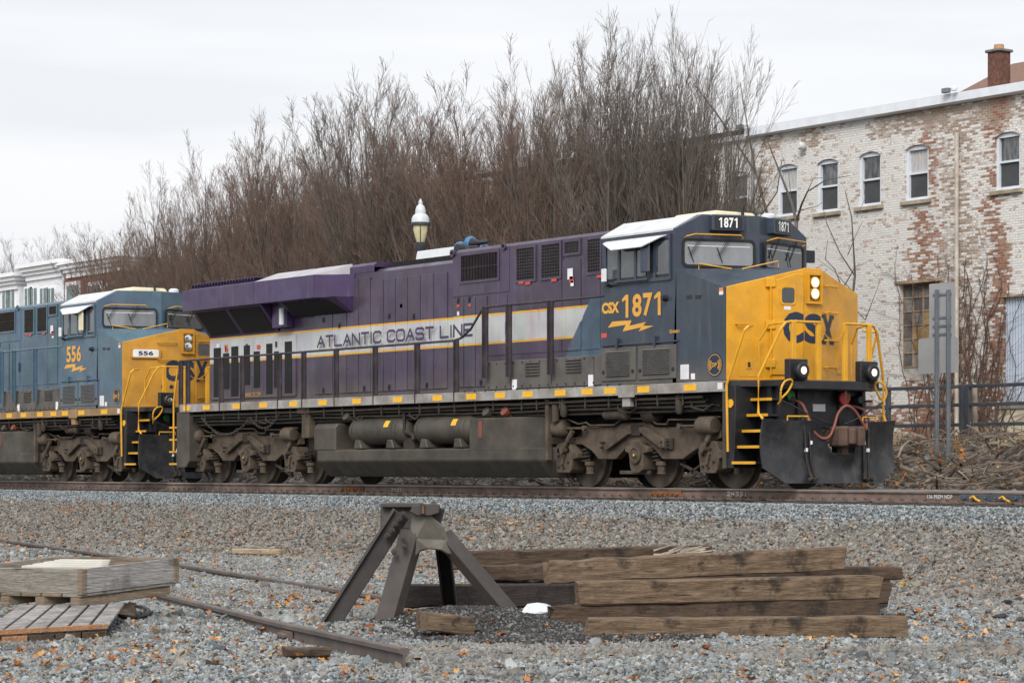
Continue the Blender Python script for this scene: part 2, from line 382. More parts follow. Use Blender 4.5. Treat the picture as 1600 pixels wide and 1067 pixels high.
def truck_pts(lst, y): return [S(840 + a * .2, 620 + b * .2, y) for a, b in lst]
def build_truck(root, dx, brake_bar=True):
    tr = thing('truck', None, None, (dx, 0, 0), local=True); tr.parent = root
    o = lambda P: [(p[0], p[1]) for p in P]
    # everything traced on the leading truck, which is centred on x = 6.9; shift so the centre is the truck's origin
    def sh(mb): mb.v = [(v[0] - 6.9, v[1], v[2]) for v in mb.v]; return mb
    outl = truck_pts([(75, 318), (345, 312), (345, 225), (450, 225), (470, 240), (600, 235), (660, 205), (880, 198), (905, 235), (1270, 240), (1280, 205), (1420, 205), (1430, 320), (1320, 372), (1235, 412),
                      (1130, 487), (975, 487), (915, 412), (860, 368), (800, 350), (735, 365), (690, 395), (610, 487), (475, 487), (420, 420), (345, 372), (75, 372)], -1.1)
    for s in (-1, 1):
        part('side_frame', sh(MB().xz(outl, s * 1.1, s * .94)), truck_m, tr, .012)
    y0 = -1.19
    l1 = truck_pts([(515, 372), (700, 222), (722, 222), (722, 292), (700, 296), (535, 418), (515, 415)], y0); l2 = truck_pts([(790, 238), (832, 234), (985, 332), (985, 402), (950, 398), (800, 282), (790, 278)], y0)
    for pl in (l1, l2): part('brace_link', sh(MB().xz(pl, y0, -1.085)), truck_m, tr, .012)
    part('brace_bracket', sh(MB().xz(truck_pts([(715, 215), (800, 215), (800, 305), (715, 305)], -1.15), -1.15, -1.08)), truck_d, tr, .01)
    part('brace_pad', sh(MB().xz(truck_pts([(975, 322), (1050, 322), (1050, 412), (975, 412)], -1.15), -1.15, -1.08)), truck_d, tr, .01)
    mb = MB()
    for a, b in ((490, 358), (490, 394), (963, 352), (963, 392), (1000, 345), (1000, 370), (1000, 395)):
        x, z = S(840 + a * .2, 620 + b * .2, -1.2); mb.lathe([(.028, 0), (.028, .12), (.012, .13)], (x, -1.2 + .0, z), ((1, 0, 0), (0, 0, 1), (0, 1, 0)), 6)
    part('bolt_set', sh(mb), truck_d, tr, kind='stuff')
    ax = [4.87, 6.92, 8.93]
    for i, x in enumerate(ax):
        wh = part('wheel', MB().lathe([(.10, -.80), (.30, -.79), (.43, -.805), (.455, -.815), (.53, -.81), (.535, -.72), (.565, -.695), (.56, -.675), (.4, -.68), (.1, -.7)], (x - 6.9, 0, .533), 'y', 36), wheel_m, tr, smooth=True)
        wf = part('wheel', MB().lathe([(.10, .80), (.43, .805), (.455, .815), (.53, .81), (.535, .72), (.565, .695), (.56, .675), (.1, .7)], (x - 6.9, 0, .533), 'y', 28), wheel_m, tr, smooth=True)
        part('axle', MB().lathe([(.1, -.85), (.1, .85)], (x - 6.9, 0, .533), 'y', 12), truck_d, tr)
        part('traction_motor', MB().box(x - 6.9 - .45, x - 6.9 + .45, -.6, .6, .28, .95), under_m, tr, .05)
        mid = i == 1; c = Vector((x - 6.9 - (.2 if mid else .18), -1.12, .56))
        if mid: pl = [(-.30, .17), (-.16, .20), (-.1, .27), (.1, .27), (.17, .2), (.34, .16), (.34, .07), (.2, .04), (.2, -.24), (.08, -.30), (-.1, -.30), (-.16, -.2), (-.2, .05), (-.3, .08)]
        else: pl = [(-.34, .05), (-.28, .22), (-.1, .26), (.12, .24), (.2, .1), (.34, .06), (.34, -.03), (.2, -.06), (.16, -.24), (.1, -.3), (-.28, -.3), (-.3, -.12)]
        ab = part('axle_box', MB().xz([(c.x + p[0], c.z + p[1]) for p in pl], -1.2, -.86), truck_m, tr, .012)
        if mid:
            part('bearing_cap', MB().lathe([(.155, 0), (.155, -.04), (.12, -.05), (.115, -.03), (.06, -.035), (.05, -.055)], (c.x + .02, -1.2, c.z + .02), 'y', 20), truck_m, ab, smooth=True)
            part('paint_dot', MB().lathe([(.022, 0), (.02, -.008)], (c.x + .02, -1.255, c.z + .02), 'y', 8), reflector, ab)
        else:
            q = MB()
            for a, b in ((-.2, -.18), (-.05, -.2), (-.2, .02), (.0, .12), (.08, -.1)): q.lathe([(.026, 0), (.026, -.03)], (c.x + a, -1.2, c.z + b), 'y', 6)
            part('bolt_set', q, truck_d, ab, kind='stuff')
            part('casting_rib', MB().obox(c + Vector((-.05, -.10, -.05)), (.035, 0, .1), (0, .03, 0), (.03, 0, -.01)), truck_m, ab, .01)
        sp = MB()                                  # coil spring beside the box
        cxs = c.x + .36
        hel = [(cxs + .085 * math.cos(t), -1.0 + .085 * math.sin(t), .43 + .032 * t / math.pi * 1.05) for t in np.arange(0, 6 * 2 * math.pi * .75, .7)]
        sp.tube(hel, .018, 5)
        part('coil_spring', sp, truck_d, tr)
        part('box_stem', MB().lathe([(.1, 0), (.1, -.07), (.075, -.09), (.07, -.2), (.085, -.22)], (c.x + .5, -1.02, .47), 'z', 12), truck_m, tr)
    for xx, s in ((4.55, 1), (8.55, -1)):           # brake cylinders with push rods
        x = xx - 6.9
        bc = part('brake_cylinder', MB().lathe([(.12, -.24 * s), (.155, -.20 * s), (.16, .0), (.16, .12 * s), (.13, .17 * s), (.07, .2 * s)], (x, -1.22, 1.07), 'x', 18) if s > 0 else
                  MB().lathe([(.12, .24), (.155, .2), (.16, 0), (.16, -.12), (.13, -.17), (.07, -.2)], (x + .1, -1.22, 1.07), 'x', 18), truck_m, tr, smooth=True)
        part('push_rod', MB().tube([(x + (.18 if s > 0 else -.1), -1.22, 1.07), (x + (.75 if s > 0 else -.62), -1.22, 1.07)], .022, 6), truck_m, bc)
        part('rod_eye', MB().lathe([(.05, -.03), (.05, .03)], (x + (.72 if s > 0 else -.6), -1.22, 1.07), 'y', 10), truck_m, bc)
    for a, b in (((275, 265), (200, 415)), ((1360, 275), (1295, 405))):
        p, q = S(840 + a[0] * .2, 620 + a[1] * .2, -1.22), S(840 + b[0] * .2, 620 + b[1] * .2, -1.26)
        p3, q3 = Vector((p[0] - 6.9, -1.22, p[1])), Vector((q[0] - 6.9, -1.26, q[1])); d = (q3 - p3)
        part('shock_absorber', MB().tube([p3, p3 + d * .55, p3 + d * .56, q3], [.05, .05, .034, .034], 10), truck_m, tr, smooth=True)
        part('shock_eye', MB().lathe([(.065, -.05), (.065, .05)], q3, 'y', 10), truck_m, tr)
    if brake_bar:
        p, q = S(840 + 650 * .2, 620 + 575 * .2, -1.05), S(840 + 880 * .2, 620 + 605 * .2, -1.05)
        part('brake_beam', MB().box(p[0] - 6.9, q[0] - 6.9, -1.08, -1.02, q[1], p[1]), truck_m, tr, .008)
    pipe = [(85, 205), (180, 180), (240, 178), (320, 212), (380, 200), (410, 222), (600, 220), (660, 170), (870, 168), (930, 212), (1010, 214), (1022, 178), (1240, 178), (1310, 155), (1430, 157)]
    pp = truck_pts(pipe, -1.16); part('brake_pipe', MB().tube([(a - 6.9, -1.16, b) for a, b in pp], .017, 6), truck_m, tr)
    lv = MB()
    for a, b in (((1120, 520), (1330, 640)), ((1330, 640), (1300, 500)), ((1200, 590), (1320, 500)), ((230, 560), (290, 660))):
        p, q = S(840 + a[0] * .2, 620 + a[1] * .2, -.98), S(840 + b[0] * .2, 620 + b[1] * .2, -.98)
        lv.tube([(p[0] - 6.9, -.98, p[1]), (q[0] - 6.9, -.98, q[1])], .03, 5)
    part('brake_lever', lv, truck_d, tr, kind='stuff')
    part('step_hanger', MB().box(-2.62, -2.1, -1.2, -1.05, .62, .72), truck_m, tr, .01)
    part('transom', MB().box(-1.5, 1.5, -.9, .9, .75, 1.15), under_m, tr)
    return tr

def build_loco(name, label, dx, second):
    root = thing(name, label, 'locomotive', (dx, 0, 0), group=None, local=True)
    hoodm = blue2 if second else purple; cabm = blue2 if second else navy
    yel = yellow_old if second else yellow; stm = blue2 if second else stanch; sillm = dirty_sill2 if second else dirty_sill
    fx0 = -9.6
    P = lambda n, mb, m, par=None, **k: part(n, mb, m, par or root, **k)
    # --- underframe and sill
    fr = P('underframe', MB().box(-9.3, 9.3, -1.25, 1.25, 1.3, 1.6).box(-9.5, 9.6, -.8, .8, .95, 1.32), under_m)
    sill = P('side_sill', MB().box(fx0, 9.53, -1.52, -1.44, 1.62, 1.80), sillm, bev=.006)
    P('side_sill', MB().box(fx0, 9.53, 1.44, 1.52, 1.62, 1.80), sillm)
    P('walkway', MB().box(fx0 + .01, 9.5, -1.438, 1.438, 1.74, 1.81), black_m)
    ru = [291, 322, 369, 411, 458, 504, 557, 621, 683, 736, 781, 824, 875, 917, 953, 1005, 1078]
    r0 = None
    for u in ru:
        x = SX(u, -1.525)
        if r0 is None: r0 = P('reflector_patch', MB().box(-.16, .16, -1.526, -1.5205, 1.655, 1.765), reflector, sill); r0.location.x = x
        else: q = dup(r0, (0, 0, 0)); q.location.x = x
    bl = MB()
    for u in range(0, 60):
        x = 1.9 + u * .085
        if u % 4 == 0: bl.box(x, x + .03, -1.535, -1.515, 1.80, 1.83)
    P('sill_bolts', bl, truck_d, sill, kind='stuff')
    for u in (979, 1112): pass
    P('sill_bracket', MB().box(SX(966, -1.53), SX(991, -1.53), -1.535, -1.515, 1.58, 1.79).box(SX(972, -1.5), SX(984, -1.5), -1.50, -1.40, 1.42, 1.6), sillm, sill, bev=.006)
    # pipes and hoses along the underframe
    for z, y, r in ((1.54, -1.42, .028), (1.47, -1.36, .02), (1.40, -1.3, .03), (1.5, -1.28, .025), (1.33, -1.25, .018)):
        pts = [(x, y, z + random.uniform(-.012, .012)) for x in np.arange(-9.2, 9.4, .9)]
        P('air_pipe', MB().tube(pts, r, 6), pipe_m)
    for k in range(26):
        x = -9.0 + k * .7 + random.uniform(-.2, .2)
        P('pipe_hanger', MB().box(x, x + .025, -1.46, -1.44, 1.42, 1.62), pipe_m)
    for k in range(9):
        x = random.uniform(-8.5, 8.5); a = random.uniform(.2, .5)
        P('cable_run', MB().tube([(x, -1.32, 1.56), (x + a * .2, -1.36, 1.38), (x + a, -1.34, 1.32), (x + a * 1.5, -1.3, 1.42), (x + a * 2.1, -1.3, 1.4)], .02, 5), pipe_m)
    for u0, u1, v in ((1060, 1078, 610), (880, 893, 612)):
        x = SX(u0, -1.4); P('drain_can', MB().lathe([(.06, 0), (.07, -.05), (.07, -.28), (.04, -.33)], (x, -1.38, 1.6), 'z', 12), pipe_m, smooth=True)
    P('snow_cylinder', MB().lathe([(.07, -.35), (.09, -.3), (.09, .2), (.11, .22), (.11, .3), (.06, .35)], (6.2, -1.2, 1.3), 'x', 14), truck_m, smooth=True)
    P('bellows', MB().lathe([(.13, 0), (.17, .04), (.13, .08), (.17, .12), (.13, .16), (.17, .2), (.13, .24), (.17, .28), (.13, .32)], (6.9, -1.1, 1.3), 'x', 14), truck_d, smooth=True)
    # --- trucks
    build_truck(root, 6.9); build_truck(root, -6.93)
    # --- fuel tank
    ft = thing('fuel_tank', None, None, local=True); ft.parent = root
    lowp = [(-1.45, .49), (-1.45, .76), (1.45, .76), (1.45, .49), (1.2, .17), (-1.2, .17)]
    def tank_body(x0, x1, poly, b=.28):
        k = len(poly); mb = MB(); rings = []
        sec = lambda x, s: [(x, p[0] * s, p[1]) for p in poly]
        mb.add(sec(x0, .82) + sec(x0 + b, 1) + sec(x1 - b, 1) + sec(x1, .82),
               [tuple(range(k))[::-1], tuple(range(3 * k, 4 * k))] + [(r * k + i, r * k + (i + 1) % k, (r + 1) * k + (i + 1) % k, (r + 1) * k + i) for r in range(3) for i in range(k)])
        return mb
    part('tank_body', tank_body(-3.9, 4.45, [(-1.45, .49), (-1.45, .72), (-1.0, .76), (1.0, .76), (1.45, .72), (1.45, .49), (1.15, .17), (-1.15, .17)]), tank_m, ft, .02)
    part('tank_block', MB().yz([(-1.452, .7), (-1.452, 1.2), (-1.38, 1.28), (1.38, 1.28), (1.452, 1.2), (1.452, .7)], -3.76, -2.9), tank_m, ft, .03)
    part('tank_block', MB().xy([(1.95, -1.452), (3.55, -1.452), (4.1, -1.25), (4.1, 1.25), (3.55, 1.452), (1.95, 1.452)], .66, 1.30), tank_m, ft, .03)
    part('tank_core', MB().box(-3.2, 4.0, -.75, .75, .74, 1.32), under_m, ft)
    for x0, x1 in ((-2.55, -.4), (-.13, 2.0)):
        rz = part('air_reservoir', MB().lathe([(.02, 0), (.14, .02), (.23, .08), (.275, .17), (.285, .24), (.285, x1 - x0 - .24), (.275, x1 - x0 - .17), (.23, x1 - x0 - .08), (.14, x1 - x0 - .02), (.02, x1 - x0)], (x0, -1.16, 1.1), 'x', 28), tank_m, ft, smooth=True)
        for xx in (x0 + .24, x1 - .42, x1 - .28): part('reservoir_band', MB().lathe([(.292, 0), (.292, .03)], (xx, -1.16, 1.1), 'x', 28), tank_m, rz, smooth=True)
        part('reservoir_tag', MB().add([(x1 - .68 + .17 * i, -1.16 - .2905 * math.cos(a), 1.1 + .2905 * math.sin(a)) for i in (0, 1) for a in (.25, .5, .75)], [(0, 1, 4, 3), (1, 2, 5, 4)]), reflector, rz)
        for xx in (x0 + .35, x1 - .6): part('saddle', MB().xz([(xx, .74), (xx + .3, .74), (xx + .22, .92), (xx + .05, .92)], -1.44, -1.0), tank_m, rz, .015)
    x, z = S(460 + 1055 * .275, 560 + 415 * .275, -1.46)
    part('fuel_gauge', MB().box(x - .06, x + .06, -1.462, -1.448, .92, 1.24), hose_red, ft)
    for x, m, s in ((-2.55, tank_m, 1), (2.45, tank_m, 1), (3.05, hose_red, 1.1)):
        part('filler_cap', MB().lathe([(.07, 0), (.07, .22), (.1, .22), (.1, .3), (.06, .31)], (x, -1.15, 1.28), ((1, 0, 0), Vector((0, .5, .86)), Vector((0, -.86, .5))), 14), m, ft, smooth=True)
    part('drain_valve', MB().box(-.55, -.15, -1.3, -1.0, .74, .95).tube([(-.5, -1.35, 1.1), (-.2, -1.3, 1.0), (-.1, -1.35, .9)], .04, 6).tube([(-.45, -1.35, 1.5), (-.45, -1.35, 1.1)], .03, 6), truck_d, ft)
    part('side_column', MB().box(4.35, 4.45, -1.42, -1.34, .5, 1.6).lathe([(.07, 0), (.07, .3)], (4.62, -1.38, 1.2), 'z', 10), truck_m, ft)
    # --- hood
    hw = .95
    hood = thing('hood', None, None, local=True); hood.parent = root
    H = lambda n, mb, m, **k: part(n, mb, m, hood, **k)
    H('hood_body', MB().box(-9.2, -2.2, -hw + .02, hw - .02, 1.81, 4.5), hoodm)
    H('hood_body', MB().yz([(-hw + .02, 1.81), (-hw + .02, 4.38), (-.8, 4.46), (.8, 4.46), (hw - .02, 4.38), (hw - .02, 1.81)], -2.2, .86), hoodm)
    H('hood_body', MB().yz([(-1.0, 1.81), (-1.0, 4.56), (-.93, 4.62), (.93, 4.62), (1.0, 4.56), (1.0, 1.81)], .86, 6.14), hoodm)
    H('roof_section', MB().yz([(-hw + .01, 4.40), (-hw + .01, 4.54), (-.86, 4.6), (.86, 4.6), (hw - .01, 4.54), (hw - .01, 4.40)], -3.7, -2.2), purple_d if not second else hoodm)
    if not second:
        H('exhaust_hatch', MB().box(-2.1, .1, -.55, .55, 4.45, 4.60), under_m)
        H('exhaust_stack', MB().yz([(-.48, 4.58), (-.44, 4.78), (.44, 4.78), (.48, 4.58)], -1.35, .02), white_p, bev=.01, label='white rust-edged exhaust box on the roof')
    # door panels (painted with the hood), seams from the photo
    def door(u0, u1, z0, z1, y, par=hood, nm='hood_door', latch=None):
        x0, x1 = SX(u0, y) + .013, SX(u1, y) - .013
        d = part(nm, MB().box(x0, x1, y - .024, y + .03, z0, z1), hoodm, par, .006)
        if latch:
            xc = (x0 + x1) / 2
            for lz in latch: part('latch', MB().box(xc - .035, xc + .035, y - .036, y - .012, lz - .055, lz + .055).box(xc - .018, xc + .018, y - .048, y - .034, lz - .03, lz + .02), black_m, d)
        return d
    ya = -hw + .02
    seams = [493, 521, 543, 561.5, 580, 600.6, 619, 638, 658, 679, 700]
    lat = [[3.5, 2.0], [3.35], None, [2.0], None, [3.45, 2.0], None, [3.4], [2.0], None]
    for i in range(len(seams) - 1):
        top = 4.3 if seams[i] < 580 else 4.22
        door(seams[i], seams[i + 1], 1.92, top, ya, latch=lat[i])
    for u0, u1, l_ in ((709, 726, [3.62, 2.0]), (726, 744, [3.62]), (744, 762, [2.0])): door(u0, u1, 1.92, 3.66, -1.0, latch=l_)
    part('hood_panel', MB().box(SX(764, -1), SX(793, -1), -1.012, -.98, 2.5, 3.66), hoodm, hood, .004)
    part('hood_panel', MB().box(SX(708, -1), SX(796, -1), -1.012, -.98, 3.70, 4.55), hoodm, hood, .004)
    part('hood_panel', MB().box(SX(799, -1), SX(878, -1), -1.012, -.98, 2.5, 3.83), hoodm, hood, .004)
    part('access_door', MB().box(SX(880, -1), SX(908, -1), -1.02, -.98, 2.5, 4.17), hoodm, hood, .006)
    part('hood_panel', MB().box(SX(911, -1), SX(938, -1), -1.012, -.98, 2.5, 3.85), hoodm, hood, .004)
    def grille(u0, u1, v0, v1, y, nx, nz, fw=.05, frame=True):
        (x0, z1), (x1, z0) = S(u0, v0, y), S(u1, v1, y); z0 = S((u0 + u1) / 2, v1, y)[1]; z1 = S((u0 + u1) / 2, v0, y)[1]
        g = part('grille', MB().box(x0, x1, y - .012, y + .02, z0, z1), mesh_black, hood)
        if frame:
            f = MB().box(x0 - fw, x1 + fw, y - .03, y, z1, z1 + fw).box(x0 - fw, x1 + fw, y - .03, y, z0 - fw, z0).box(x0 - fw, x0, y - .03, y, z0, z1).box(x1, x1 + fw, y - .03, y, z0, z1)
            part('grille_frame', f, hoodm, g)
        b = MB()
        for i in range(1, nx): x = x0 + (x1 - x0) * i / nx; b.box(x - .006, x + .006, y - .022, y - .012, z0, z1)
        for i in range(1, nz): z = z0 + (z1 - z0) * i / nz; b.box(x0, x1, y - .026, y - .016, z - .006, z + .006)
        part('grille_bars', b, stanch if not second else truck_d, g)
    grille(722, 779, 397, 437, -1.0, 24, 2); grille(809, 836, 388, 437, -1.0, 7, 10); grille(848, 876, 382, 433, -1.0, 7, 10)
    grille(884, 906, 378, 395, -1.0, 8, 5); grille(920, 939, 374, 425, -1.0, 5, 10)
    for u, v in ((810, 440), (820, 441), (861, 436), (932, 430)):
        x, z = S(u, v, -1.04); part('caution_label', MB().box(x, x + .16, -1.035, -1.031, z - .05, z), sticker_r, hood)
    for u, v, w_, h_, m in ((891, 428, .16, .2, sticker), (893, 437, .12, .12, sticker_r), (894, 443, .09, .1, sticker), (716, 478, .09, .05, sticker_r), (734, 477, .09, .05, sticker_r), (716, 490, .07, .08, sticker), (627, 478, .09, .08, sticker_o), (791, 513, .07, .24, csx_blu)):
        yy = -1.03 if u > 700 else ya - .02
        x, z = S(u, v, yy); part('warning_label', MB().box(x - w_ / 2, x + w_ / 2, yy - .004, yy, z - h_ / 2, z + h_ / 2), m, hood)
    # lifting eyes
    for u, v in ((787, 385), (707, 396)):
        x, z = S(u, v, -1.03); part('lifting_eye', MB().lathe([(.035, 0), (.035, -.03), (.075, -.03), (.075, 0)], (x, -1.02, z), 'y', 14), hoodm, hood)
    # projecting dusty box low on the hood, with louvres
    xb0, xb1 = SX(758, -1.4), 6.12
    bx = part('equipment_box', MB().box(xb0, xb1, -1.40, -.9, 1.82, 2.36), lowbox, hood, .012)
    for u0, u1, v0 in ((821, 843, 566), (884, 908, 561)):
        for k in range(5):
            x0, z = S(u0, v0 + k * 4.6, -1.41); x1 = SX(u1, -1.41)
            part('louver', MB().prism([(0, 0), (-.035, -.012), (-.03, -.03), (0, -.03)], lambda p: (x0, -1.40 + p[0], z + p[1]), lambda p: (x1, -1.40 + p[0], z + p[1])), lowbox, bx)
    for u in (798, 862, 928): x = SX(u, -1.4); part('box_seam', MB().box(x - .006, x + .006, -1.404, -1.39, 1.86, 2.34), truck_d, bx)
    q = MB()
    for k in range(14):
        x = xb0 + .1 + k * .27; q.box(x, x + .03, -1.412, -1.395, 2.3, 2.33).box(x, x + .03, -1.412, -1.395, 1.86, 1.89)
    part('bolt_set', q, truck_d, bx, kind='stuff')
    for u, v in ((804, 602), (923, 595)): x, z = S(u, v, -1.405); part('placard', MB().box(x - .07, x + .07, -1.408, -1.4, z - .11, z + .11), sticker, bx)
    if not second:
        # --- radiator wings and screens
        rd = thing('radiator', None, None, local=True); rd.parent = root
        Q = lambda n, mb, m, **k: part(n, mb, m, rd, **k)
        for s in (-1, 1):
            wing = [(-9.46, s * .9), (-9.46, s * 1.5), (-3.68, s * 1.5), (-2.95, s * .95), (-2.95, s * .9)]
            Q('radiator_wing', MB().xy(wing, 3.92, 4.40), purple_d, bev=.008)
            top = [(-6.2, s * 1.497, 4.405), (-3.66, s * 1.497, 4.405), (-3.1, s * .9, 4.62), (-6.2, s * .9, 4.62), (-6.2, s * .9, 4.40), (-3.1, s * .9, 4.40)]
            Q('wing_top_plate', MB().add(top, [(0, 1, 2, 3), (3, 2, 5, 4), (0, 3, 4), (1, 5, 2), (0, 4, 5, 1)]), wing_grey)
            Q('plate_seam', MB().add([(-4.55, s * 1.497, 4.409), (-4.53, s * 1.497, 4.409), (-4.43, s * .9, 4.624), (-4.45, s * .9, 4.624)], [(0, 1, 2, 3)]), purple_d)
            Q('wing_seam', MB().box(-6.21, -6.19, s * 1.503 - .002, s * 1.503 + .002, 3.93, 4.40), purple_d)
            fl = [(s * .93, 3.33), (s * 1.40, 3.92), (s * .9, 3.92)]
            Q('radiator_flare', MB().yz(fl, -9.2, -6.05), purple_d); Q('radiator_flare', MB().yz([(s * .93, 3.58), (s * 1.40, 3.92), (s * .9, 3.92)], -5.35, -3.0), purple_d)
        def on_slope(x0, x1, a, b, za, nm, m, d):
            # panel on the sloping underside: a..b fraction from top to bottom
            t0, t1 = Vector((0, -1.40, 3.92)), Vector((0, -.93, za)); e = (t1 - t0); nrm = Vector((0, -e.z, e.y)).normalized() * -1
            if nrm.y > 0: nrm = -nrm
            p = [t0 + e * a, t0 + e * b]
            mb = MB(); vs = []
            for x, q in ((x0, p[0]), (x1[0], p[0]), (x1[1], p[1]), (x0 if isinstance(x0, float) else x0, p[1])):
                vs.append(Vector((x, q.y, q.z)) + nrm * d)
            vs2 = [v - nrm * (d + .02) for v in vs]
            return mb.add(vs + vs2, [(0, 1, 2, 3), (4, 7, 6, 5), (0, 4, 5, 1), (1, 5, 6, 2), (2, 6, 7, 3), (3, 7, 4, 0)])
        for x0, x1 in ((-9.05, -7.75), (-7.55, -6.2)): Q('radiator_screen', on_slope(x0, (x1, x1), .08, .92, 3.33, '', mesh_black, .012), mesh_black)
        Q('radiator_screen', on_slope(-5.2, (-3.45, -3.2), .08, .9, 3.58, '', mesh_black, .012), mesh_black)
        Q('service_locker', MB().box(-6.0, -5.4, -1.15, -.9, 3.4, 3.95), purple_d, bev=.01); Q('locker_tube', MB().lathe([(.06, 0), (.06, .35)], (-5.5, -1.2, 3.45), 'z', 10), white_p)
        for k in range(22): x = -9.2 + k * .135; Q('roof_slat', MB().obox((x, -.95, 4.50), (.03, 0, .035), (0, .45, 0), (-.008, 0, .006)), purple_d)
        Q('roof_grille_frame', MB().box(-9.3, -6.25, -1.4, 1.4, 4.38, 4.44), purple_d)
        # --- tall intake doors with black screens at the rear
        dz = lambda v: None
        scr = ((262, 315, 600, 970), (333, 378, 640, 910), (395, 447, 588, 965), (490, 535, 580, 880), (565, 610, 625, 900), (660, 705, 567, 948), (720, 752, 625, 900), (800, 853, 550, 940))
        xr = [(SX(280 + a0 * .2062, ya - .04), SX(280 + a1 * .2062, ya - .04)) for a0, a1, _, _ in scr]
        for i, (a0, a1, b0, b1) in enumerate(scr):
            u0, u1 = 280 + a0 * .2062, 280 + a1 * .2062; yy = ya - .04; x0, x1 = xr[i]
            z1 = S((u0 + u1) / 2, 420 + b0 * .2062, yy)[1]; z0 = S((u0 + u1) / 2, 420 + b1 * .2062, yy)[1]
            e0 = max(x0 - .14, (xr[i - 1][1] + x0) / 2 + .006) if i else x0 - .14; e1 = min(x1 + .14, (x1 + xr[i + 1][0]) / 2 - .006) if i < 7 else x1 + .14
            d = part('intake_door', MB().box(e0, e1, ya - .035, ya + .03, 1.9, 3.25), hoodm, hood, .01)
            part('intake_screen', MB().box(x0, x1, ya - .045, ya - .03, z0, z1), mesh_black, d)
            if i in (1, 3, 6): xl = (x0 + x1) / 2; part('latch', MB().box(xl - .03, xl + .03, ya - .055, ya - .033, 3.0, 3.12), black_m, d)
        x, z = S(383, 622, ya - .05); x2 = SX(407, ya - .05); part('web_lettering', text_mb('WWW.CSX.COM', (x, ya - .05, 1.93), (1, 0, 0), UP, x2 - x, .1), csx_yel, hood)
        x, z = S(340, 543, ya - .05)
        for u, v, m in ((353, 547, sticker_r), (403, 542, sticker_r), (352, 541, sticker_o), (340, 540, sticker)):
            x, z = S(u, v, ya - .06); part('warning_label', MB().box(x - .07, x + .07, ya - .05, ya - .045, z - .045, z + .045), m, hood)
        # road name on the stripe
        x0, z0 = S(501, 540, ya - .02); x1, z1 = S(736, 516, -1.02)
        part('road_name_lettering', stroke_mb('ATLANTIC COAST LINE', (SX(501, ya - .02), -1.024, 2.90), (1, 0, 0), UP, SX(738, -1.02) - SX(501, ya - .02), .265, .05), M('letter_purple', (.055, .035, .085), .5, var=.1), hood)
        # horns
        hn = thing('horn_cluster', None, None, local=True); hn.parent = root
        for y, z in ((-.35, 4.72), (-.1, 4.84), (.2, 4.72)):
            part('horn', MB().lathe([(.15, -.62), (.145, -.58), (.08, -.45), (.045, -.3), (.04, 0)], (.7, y, z), 'x', 18), black_m, hn, smooth=True); part('horn_bell', MB().lathe([(.155, -.64), (.16, -.60), (.13, -.54), (.09, -.5)], (.7, y, z), 'x', 18), blue_p, hn, smooth=True)
        part('horn_base', MB().box(.05, .75, -.45, .3, 4.46, 4.62).lathe([(.11, -.07), (.11, .05)], (.45, -.62, 4.68), 'y', 16).tube([(.45, -.6, 4.68), (.5, .25, 4.7)], .04, 6), black_m, hn)
    # --- cab
    cab = thing('cab', None, None, local=True); cab.parent = root
    Cb = lambda n, mb, m, par=cab, **k: part(n, mb, m, par, **k)
    sec = [(-1.5, 1.81), (-1.5, 4.43), (-1.0, 4.69), (0, 4.69), (1.0, 4.69), (1.5, 4.43), (1.5, 1.81), (0, 1.81)]
    fxx = {-1.5: 8.2, -1.0: 8.30, 0: 8.62, 1.0: 8.30, 1.5: 8.2}
    mb = MB(); k = len(sec)
    mb.add([(6.15, y, z) for y, z in sec] + [(8.2 if abs(y) == 1.5 else (8.68 if y == 0 and z < 3 else fxx[y]), y, z) for y, z in sec], [tuple(range(k))[::-1]] + [(i, (i + 1) % k, k + (i + 1) % k, k + i) for i in range(k)] +
           [(k, k + 1, k + 2, k + 3, k + 7), (k + 7, k + 3, k + 4, k + 5, k + 6)])
    shell = Cb('cab_shell', mb, cabm)
    rt = MB()
    rt.add([(6.13, -1.51, 4.435), (6.13, -1.0, 4.70), (6.13, 1.0, 4.70), (6.13, 1.51, 4.435), (8.12, -1.51, 4.435), (8.16, -1.0, 4.70), (8.5, 0, 4.70), (8.16, 1.0, 4.70), (8.12, 1.51, 4.435)] +
           [(6.13, -1.51, 4.40), (6.13, -1.0, 4.67), (6.13, 1.0, 4.67), (6.13, 1.51, 4.40), (8.12, -1.51, 4.40), (8.16, -1.0, 4.67), (8.5, 0, 4.67), (8.16, 1.0, 4.67), (8.12, 1.51, 4.40)],
           [(0, 4, 5, 1), (1, 5, 6, 7, 2), (2, 7, 8, 3), (9, 10, 14, 13), (10, 11, 16, 15, 14), (11, 12, 17, 16), (0, 9, 13, 4), (3, 8, 17, 12), (4, 13, 14, 5), (5, 14, 15, 6), (6, 15, 16, 7), (7, 16, 17, 8), (0, 1, 10, 9), (1, 2, 11, 10), (2, 3, 12, 11)])
    Cb('cab_roof', rt, roof_grey)
    Cb('roof_air_conditioner', MB().yz([(-.55, 4.70), (-.45, 4.82), (.45, 4.82), (.55, 4.70)], 6.9, 8.0), cream_p, bev=.03, smooth=True)
    Cb('roof_antenna', MB().box(7.6, 8.1, .1, .14, 4.86, 4.88).box(7.62, 7.66, .1, .14, 4.7, 4.86).box(8.04, 8.08, .1, .14, 4.7, 4.86), black_m)
    Cb('roof_beacon', MB().lathe([(.13, 0), (.13, .06), (.08, .1)], (8.25, .55, 4.70), 'z', 14), white_p, smooth=True)
    # side window group
    (wx0, wz1), (wx1, wz0) = S(949, 384, -1.5), S(1047, 436, -1.5); wz1 = 4.27; wz0 = 3.62
